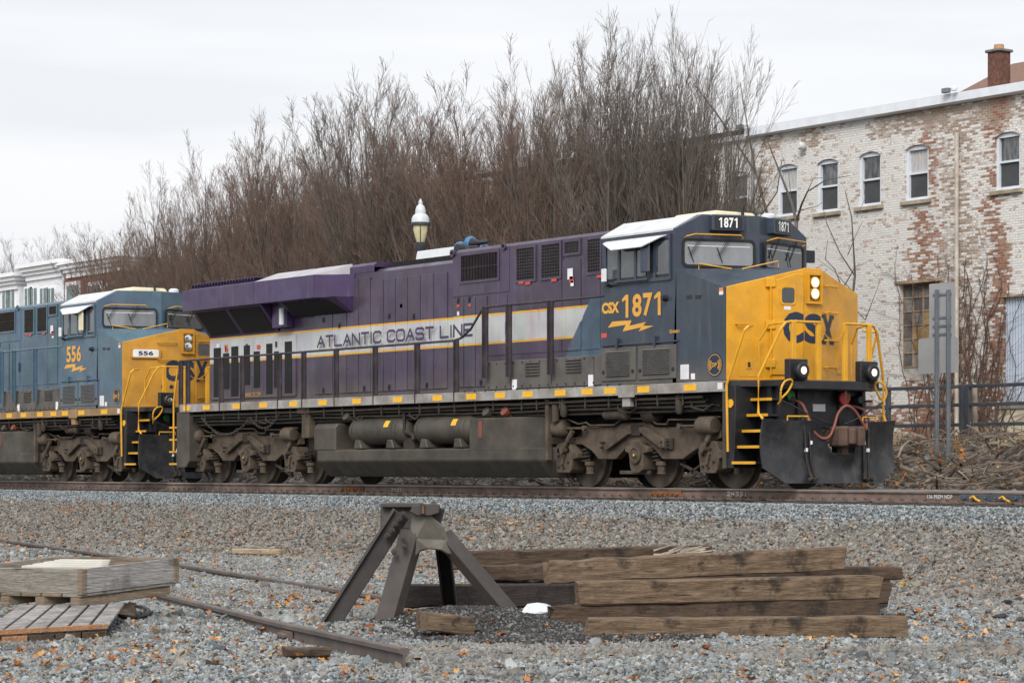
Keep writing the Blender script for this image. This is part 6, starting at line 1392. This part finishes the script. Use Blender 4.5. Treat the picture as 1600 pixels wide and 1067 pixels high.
# left rail-like strut: T section
p, q = BP(628, 803, -.02), BP(512, 975, -.15); q.z -= .06; a = (q - p).normalized(); s1 = VF.cross(a).normalized(); 
ll = part('leg', MB().obox((p + q) / 2, (q - p) / 2, s1 * .075, VF * .012), bs_d, bp, .005); part('leg_web', MB().obox((p + q) / 2 - VF * .0 + s1 * .0 + VF * .07, (q - p) / 2, s1 * .012, VF * .06), bs_d, ll); part('leg_flange', MB().obox((p + q) / 2 + s1 * .085 - VF * .01, (q - p) / 2, s1 * .012, VF * .05), bs_m, ll)
def box_leg(p, q, rot, w1, w2, m):               # squared bar, turned about its own axis
    p, q = Vector(p), Vector(q); a = (q - p).normalized(); e1 = (VF - a * a.dot(VF)).normalized(); e2 = a.cross(e1)
    c, s_ = math.cos(R(rot)), math.sin(R(rot)); f1, f2 = e1 * c + e2 * s_, e2 * c - e1 * s_
    return part('leg', MB().obox((p + q) / 2, (q - p) / 2, f1 * w1 / 2, f2 * w2 / 2), m, bp, .008)
box_leg(BP(645, 830, -.1), gb(600, 990, -.35), 35, .13, .20, bs_m)
box_leg(BP(692, 836, -.1), gb(812, 990, -.05), -50, .11, .17, bs_m)
angle_leg(BP(692, 848, .5), gb(707, 968, 1.05), VR, .14, VF, .02, -.1, 'leg', bs_d)
# head casting, saddle-shaped with an arched lower edge
hd = [(644, 806), (669, 802), (694, 822), (700, 842), (709, 868), (699, 866), (688, 860), (669, 857), (657, 861), (649, 871), (641, 868), (648, 842), (640, 828)]
k = len(hd); f0 = [BP(u, v, -.30 + .04 * abs(u - 672) / 10) for u, v in hd]; f1 = [BP(u, v, .42) for u, v in hd]
cs = part('head_casting', MB().add(f0 + f1, [tuple(range(k)), tuple(range(k, 2 * k))[::-1]] + [(i, k + i, k + (i + 1) % k, (i + 1) % k) for i in range(k)]), M('head_casting_steel', (.13, .12, .098), .55, var=.25, dirt=(.10, .10, .062), damt=.4, bmp=.06, bsc=25), bp, .014)
part('casting_cap', MB().add([BP(u, v, d) for d in (-.31, .2) for u, v in ((640, 800), (645, 789), (678, 786), (688, 788), (686, 802), (672, 806), (652, 806))], [tuple(range(7)), tuple(range(7, 14))[::-1]] + [(i, 7 + i, 7 + (i + 1) % 7, (i + 1) % 7) for i in range(7)]), bs_m, cs, .01)
part('cap_slot', MB().obox(BP(660, 795, -.32), VR * .022, VF * .012, UP * .045), bs_d, cs); part('cap_slot_rust', MB().obox(BP(661, 796, -.333), VR * .008, VF * .004, UP * .035), rust_or, cs)
part('cap_ear', MB().obox(BP(677, 793, -.05), VR * .018, VF * .05, UP * .06), bs_m, cs, .006)
part('flange_plate', MB().obox(BP(681, 810, .1), VR * .055, VF * .3, (UP + VR * .25).normalized() * .10), bs_d, cs, .006)
bf = part('striking_block', MB().obox(BP(628, 806, .45), VR * .19, (VF - VR * .2) * .10, UP * .125), M('creosote_block', (.075, .067, .06), .9, var=.3, scale=6, bmp=.3, bsc=25), bp, .012)
part('block_band', MB().obox(BP(628, 789, .40), VR * .195, VF * .12, UP * .014), bs_m, bf)
for u, v, dz in ((606, 836, -.12), (613, 828, -.12), (617, 819, -.1), (624, 811, -.1), (630, 803, -.1), (629, 841, -.25), (631, 853, -.27), (616, 862, -.26)):
    c = BP(u, v, dz); b_ = part('bolt', MB().lathe([(.028, -.05), (.028, .02)], c, (VR, UP, VF), 6), bs_m, bp); part('bolt_tip', MB().lathe([(.015, -.085), (.015, -.04)], c, (VR, UP, VF), 8), bs_d, b_)
cb_ = MB()
for k in range(4): pts = [GP(612 + i * 25, 963 + 1.2 * math.sin(i * 1.1 + k) + k * 1.6, .03) for i in range(6)]; cb_.tube(sm(pts), .011, 5)
single('cable_coil', cb_, rubber, 'loose black cables lying between the legs of the buffer stop', 'cable', kind='stuff')

# ------------------------------------------------------------------ old ties piled beside the buffer stop
def wood_mat(name, c1, c2, dark, gv=(1.6, 14, 14)):
    m, n, l, b = nodes(name)
    t = n.new('ShaderNodeTexCoord').outputs['Object']; g = scl(n, l, t, gv)
    f = sstep(n, l, noise(n, l, g, 2.2, 8, .7), .3, .7); c = mixc(n, l, f, c1, c2)
    st = sstep(n, l, noise(n, l, t, 3.5, 6, .65), .54, .68, 0, .85); c = mixc(n, l, st, c, dark)
    fg = sstep(n, l, noise(n, l, scl(n, l, t, tuple(v * 3.4 for v in gv)), 2.0, 6, .8), .3, .7, .55, 1.35); cm_ = n.new('ShaderNodeVectorMath'); cm_.operation = 'SCALE'; l.new(c, cm_.inputs[0]); l.new(fg, cm_.inputs['Scale']); c = cm_.outputs[0]
    ck = sstep(n, l, noise(n, l, scl(n, l, t, tuple(v * 1.2 for v in gv)), 1.6, 5), .66, .72, 0, .8); c = mixc(n, l, ck, c, [x * .35 for x in dark])
    l.new(c, b.inputs['Base Color']); b.inputs['Roughness'].default_value = .92
    bump(n, l, b, mth(n, l, 'SUBTRACT', noise(n, l, g, 3, 8, .7), ck), .8, .015)
    return m
tie_a = wood_mat('old_tie_wood', (.085, .054, .032), (.21, .145, .092), (.020, .014, .011)); tie_b = wood_mat('old_tie_wood_dark', (.05, .031, .020), (.105, .069, .044), (.016, .011, .009)); tie_c = wood_mat('creosoted_tie', (.022, .016, .015), (.045, .034, .031), (.012, .01, .01))
def tie_mesh(L, h, w, seed):
    r = random.Random(seed); mb = MB(); n = 18 if L > 1 else 3; vs = []
    for i in range(n + 1):
        x = -L / 2 + L * i / n; e = .0 if 0 < i < n else .012
        jy, jz = r.gauss(0, .0015), r.gauss(0, .0015); c = .014
        P = [(-w / 2 + c, -h / 2), (w / 2 - c, -h / 2), (w / 2, -h / 2 + c), (w / 2, h / 2 - c), (w / 2 - c, h / 2), (-w / 2 + c, h / 2), (-w / 2, h / 2 - c), (-w / 2, -h / 2 + c)]
        chip = r.random() < .10 and L > 1
        for k, (y, z) in enumerate(P):
            q = .038 * r.random() if chip and k in (4, 5, 6, 7, 0) else 0
            vs.append((x + (r.uniform(-.045, .03) * min(1, L) if i in (0, n) else 0), (y + jy + r.gauss(0, .0012)) * (1 - e) + (q if y < 0 else -q) * .6, (z + jz + r.gauss(0, .0012)) * (1 - e) + (-q if z > 0 else q)))
    f = [tuple(range(8))[::-1], tuple(range(n * 8, n * 8 + 8))] + [(i * 8 + k, i * 8 + (k + 1) % 8, (i + 1) * 8 + (k + 1) % 8, (i + 1) * 8 + k) for i in range(n) for k in range(8)]
    return mb.add(vs, f)
def put_tie(u0, v0, z0, u1, v1, z1, h, w, m, label, seed, nm='railroad_tie'):
    """corner pixels give the lower front edge; z0/z1 the depths of its ends"""
    p, q = PZ(u0, v0, z0), PZ(u1, v1, z1); d = (q - p); L = d.length; a = d.normalized(); y = UP.cross(a).normalized(); zz = a.cross(y)
    c = (p + q) / 2 + zz * h / 2 + y * w / 2
    o = single(nm, tie_mesh(L, h, w, seed), m, label, 'tie', group=None)
    o.matrix_world = Matrix(((a.x, y.x, zz.x, c.x), (a.y, y.y, zz.y, c.y), (a.z, y.z, zz.z, c.z), (0, 0, 0, 1)))
    return o
put_tie(921, 1001, 20.3, 1422, 997, 20.5, .185, .23, tie_a, 'long weathered tie lying on the gravel in front of the pile', 1)
put_tie(863, 980, 21.2, 1374, 968, 21.5, .19, .23, tie_b, 'dark weathered tie lying in the bottom layer under the second tie', 2)
put_tie(1330, 967, 21.9, 1388, 958, 24.3, .19, .2, tie_b, 'end of a tie set crosswise under the pile', 12)
put_tie(910, 946, 21.2, 1378, 936, 21.5, .21, .24, tie_a, 'weathered tie with black stains in the middle of the pile', 3)
put_tie(860, 913, 21.6, 1322, 891, 21.9, .21, .24, tie_a, 'topmost weathered tie tilted across the pile', 4)
put_tie(905, 953, 22.2, 1392, 943, 22.6, .21, .24, tie_b, 'tie hidden behind the stained middle tie', 5)
put_tie(980, 905, 22.3, 1410, 906, 22.6, .12, .24, tie_b, 'split flat tie sticking out past the end of the pile', 6)
put_tie(1060, 935, 22.2, 1390, 928, 23.0, .2, .2, tie_b, 'short tie supporting the back of the pile', 7)
put_tie(628, 950, 23.4, 1045, 946, 23.9, .225, .23, tie_c, 'black creosoted tie reaching behind the buffer stop', 8)
put_tie(750, 909, 24.0, 1130, 903, 24.4, .17, .23, tie_b, 'broken tie end with a red stain at the back of the pile', 9)
put_tie(705, 890, 24.9, 1118, 880, 25.6, .19, .24, tie_b, 'rearmost tie with splintered end at the back of the pile', 10)
put_tie(770, 935, 24.3, 1150, 930, 24.7, .2, .24, tie_b, 'low dark tie under the rear of the pile', 11)
sp_ = MB(); rr_ = random.Random(3)
for k in range(26): a = PZ(1020 + rr_.uniform(0, 60), 862 + rr_.uniform(-3, 8), 25.3); b = a + VR * rr_.uniform(.1, .3) + UP * rr_.uniform(.0, .08) + VF * rr_.gauss(0, .03); sp_.tube([a, b], [.012, .003], 4, False)
single('splinters', sp_, M('splinter_wood', (.40, .34, .27), .9, var=.3), 'pale torn splinters on the rearmost tie', 'splinters', kind='stuff')

# ------------------------------------------------------------------ wooden crate on pallets at the left
gw = wood_mat('grey_crate_wood', (.15, .132, .11), (.30, .275, .24), (.10, .085, .07), (1.5, 1.5, 20)); gw2 = wood_mat('silver_crate_wood', (.19, .18, .175), (.34, .325, .315), (.15, .14, .13), (1.5, 1.5, 20)); gw3 = wood_mat('brown_runner_wood', (.14, .105, .072), (.25, .195, .14), (.07, .055, .04), (1.5, 1.5, 20))
Cc = PZ(128, 933, 21.9); rdir = (VR * .60 + VF * .80).normalized() if False else (VR * .80 + VF * .60).normalized(); ldir = (VF * .80 - VR * .60).normalized() if False else (-VR * .80 + VF * .60 * .0 + VF * .25).normalized()
tl = UP * .06
rdir = (rdir + UP * .085).normalized(); ldir = ldir
zz = UP; LR, LL_ = .97, 1.25
ct = thing('wooden_crate', 'weathered grey plank crate on a pallet base with white boards inside', 'crate', tuple(Cc - UP * .1))
def board(p, d, L, h, t, m, nm, par=ct, out=None):
    p = Vector(p); d = Vector(d).normalized(); o = Vector(out).normalized()
    return part(nm, MB().obox(p + d * L / 2 + UP * h / 2 + o * t / 2, d * L / 2, o * t / 2, UP * h / 2), m, par, .005)
ro = ldir; lo = rdir
board(Cc + UP * .03, rdir, LR, .225, .035, gw2, 'side_plank', out=ro); board(Cc + UP * .03 - rdir * .0 - ldir * .0, ldir, LL_, .225, .035, gw, 'side_plank', out=lo)
board(Cc + ldir * LL_ + UP * .03, rdir, LR, .225, .035, gw, 'side_plank', out=-ro); board(Cc + rdir * LR + UP * .03, ldir, LL_, .225, .035, gw3, 'side_plank', out=-lo)
board(Cc - rdir * .012 - ldir * .012 + UP * .02, rdir, .05, .235, .05, gw3, 'corner_post', out=ro); board(Cc + rdir * (LR - .03) - ldir * .015 + UP * .02, rdir, .05, .235, .05, gw3, 'corner_post', out=ro)
for k in range(6): board(Cc + ldir * (LL_ * k / 6 + .01), rdir, LR, .03, LL_ / 6 - .02, gw3 if k else gw, 'base_board', out=ldir)
for k in range(4): board(Cc + ldir * (.03 + (LL_ - .18) * k / 3) - UP * .085, rdir, LR * .97, .083, .09, gw3, 'runner', out=ldir)
whb = M('white_board', (.52, .50, .44), .6, var=.1)
for k in range(4): single('white_board', MB().obox(Cc + ldir * (.5 + .05 * k) + rdir * (.32 + .11 * k) + UP * (.235 + .006 * k), ldir * (.40 - .05 * k), rdir * .043, UP * .011), whb, 'white painted board lying in the wooden crate', 'board', tuple(Cc), 'white boards in the crate', bev=.003)
# sagging pallet under the crate
pt = thing('wooden_pallet', 'grey pallet with orange-painted edge boards under the crate', 'pallet', tuple(GP(90, 985)))
A0, A1, B0, B1 = GP(-40, 992, .09), GP(169, 980, .09), GP(30, 944, .16), GP(196, 942, .16)
orange = wood_mat('orange_painted_wood', (.42, .17, .05), (.34, .22, .14), (.16, .10, .07))
for k in range(6):
    t0_, t1_ = k / 6 + .012, (k + 1) / 6 - .012
    a, b, c, d = A0.lerp(A1, t0_), A0.lerp(A1, t1_), B0.lerp(B1, t1_), B0.lerp(B1, t0_); e = UP * .025
    part('deck_board', MB().add([a, b, c, d, a - e, b - e, c - e, d - e], [(0, 1, 2, 3), (4, 7, 6, 5), (0, 4, 5, 1), (1, 5, 6, 2), (2, 6, 7, 3), (3, 7, 4, 0)]), gw2, pt, .004)
dd = (A1 - A0).normalized(); ff = (B0 - A0); ff.z = 0; ff.normalize()
part('edge_board', MB().obox((A0 + A1) / 2 - ff * .02 + UP * .012, dd * (A1 - A0).length / 2, ff * .012, UP * .022), orange, pt, .004)
for k in range(5): a = A0.lerp(A1, k / 5 + .005); b = A0.lerp(A1, (k + 1) / 5 - .005); part('edge_block', MB().obox((a + b) / 2 - UP * .055 - ff * .01, dd * (b - a).length / 2, ff * .03, UP * .03), (tie_b, orange, tie_b, tie_b, tie_b)[k], pt, .004)
part('under_runner', MB().obox((B0 + B1) / 2 - UP * .08, dd * .6, ff * .04, UP * .06), gw3, pt)

# ------------------------------------------------------------------ small odds and ends on the gravel
def block(u, v, L, h, w, m, label, rz, nm, cat, lift=0., tilt=0.):
    p = GP(u, v); o = single(nm, tie_mesh(L, h, w, int(u)), m, label, cat); o.location = (p.x, p.y, p.z + h / 2 + .02 + lift); o.rotation_euler = (0, tilt, rz); return o
block(697, 997, .42, .16, .28, tie_a, 'short sawn wood block lying before the buffer stop', R(75), 'wood_block', 'wood block', .03, .12)
block(480, 1030, .34, .07, .14, tie_b, 'small piece of sawn wood by the end of the stub rail', R(72), 'wood_block', 'wood block')
block(318, 962, .30, .07, .12, tie_b, 'small wood offcut under the left strut of the buffer stop', R(50), 'wood_offcut', 'wood') if False else None
block(408, 868, .95, .09, .12, wood_mat('pale_plank_wood', (.30, .22, .14), (.42, .33, .22), (.16, .11, .07)), 'short pale broken plank lying on the gravel beyond the stub rails', R(30), 'plank', 'plank')
block(60, 857, .5, .03, .07, tie_b, 'thin dark stick of wood lying between the stub rails', R(55), 'wood_strip', 'wood')
bag = M('white_plastic', (.55, .57, .60), .35, var=.1)
def lump(u, v, sx, sy, sz, m, label, nm, cat, seed, group=None, sub=2):
    me = rock(seed, .8, sub); p = GP(u, v); me.materials.append(m); o = bpy.data.objects.new(nm, me); COL.objects.link(o); o.location = (p.x, p.y, p.z + sz * .3); o.scale = (sx, sy, sz); o.rotation_euler.z = seed
    o['label'] = label; o['category'] = cat
    if group: o['group'] = group
    return o
lump(840, 973, .34, .22, .19, bag, 'crumpled white plastic bag beside the buffer stop', 'plastic_bag', 'bag', 4)
lump(168, 831, .10, .08, .10, bag, 'small white cup lying on the gravel', 'paper_cup', 'cup', 6); 
coal = M('coal_black', (.022, .022, .024), .6, var=.3, bmp=.4, bsc=30)
for i, (u, v, s) in enumerate(((1565, 968, .20), (1545, 960, .12), (1575, 945, .17), (1595, 972, .15), (1592, 940, .14), (1560, 935, .12), (1474, 972, .10), (1498, 893, .08), (1470, 962, .06))): lump(u, v, s, s * .8, s * .6, coal, 'black lump of rock on the light gravel beyond the tie pile', 'black_rock', 'rock', 20 + i, 'black rocks on the gravel')
yl = M('yellow_leaf', (.75, .42, .04), .6, var=.15); tl_ = M('tan_leaf', (.50, .31, .16), .7, var=.15)
for u, v, s, m, lab in ((1412, 921, .15, yl, 'bright yellow maple leaf near the end of the tie pile'), (1345, 832, .22, tl_, 'large tan leaf on the brown gravel'), (1540, 890, .16, tl_, 'curled tan leaf on the blue gravel'), (1374, 990, .14, tl_, 'tan maple leaf leaning on the front tie')):
    me = leafmesh(int(u)); me.materials.append(m); o = bpy.data.objects.new('maple_leaf', me); COL.objects.link(o); p = GP(u, v); o.location = (p.x, p.y, p.z + .06); o.scale = (s, s, s); o.rotation_euler = (.5, -.4, u); o['label'] = lab; o['category'] = 'leaf'
bz = MB(); pts = [GP(205 + 28 * math.cos(t), 955 + 9 * math.sin(t), .04) for t in np.linspace(0, 7.5, 16)]; bz.tube(pts, .02, 5)
single('black_hose', bz, rubber, 'curled black hose lying beside the crate', 'hose')
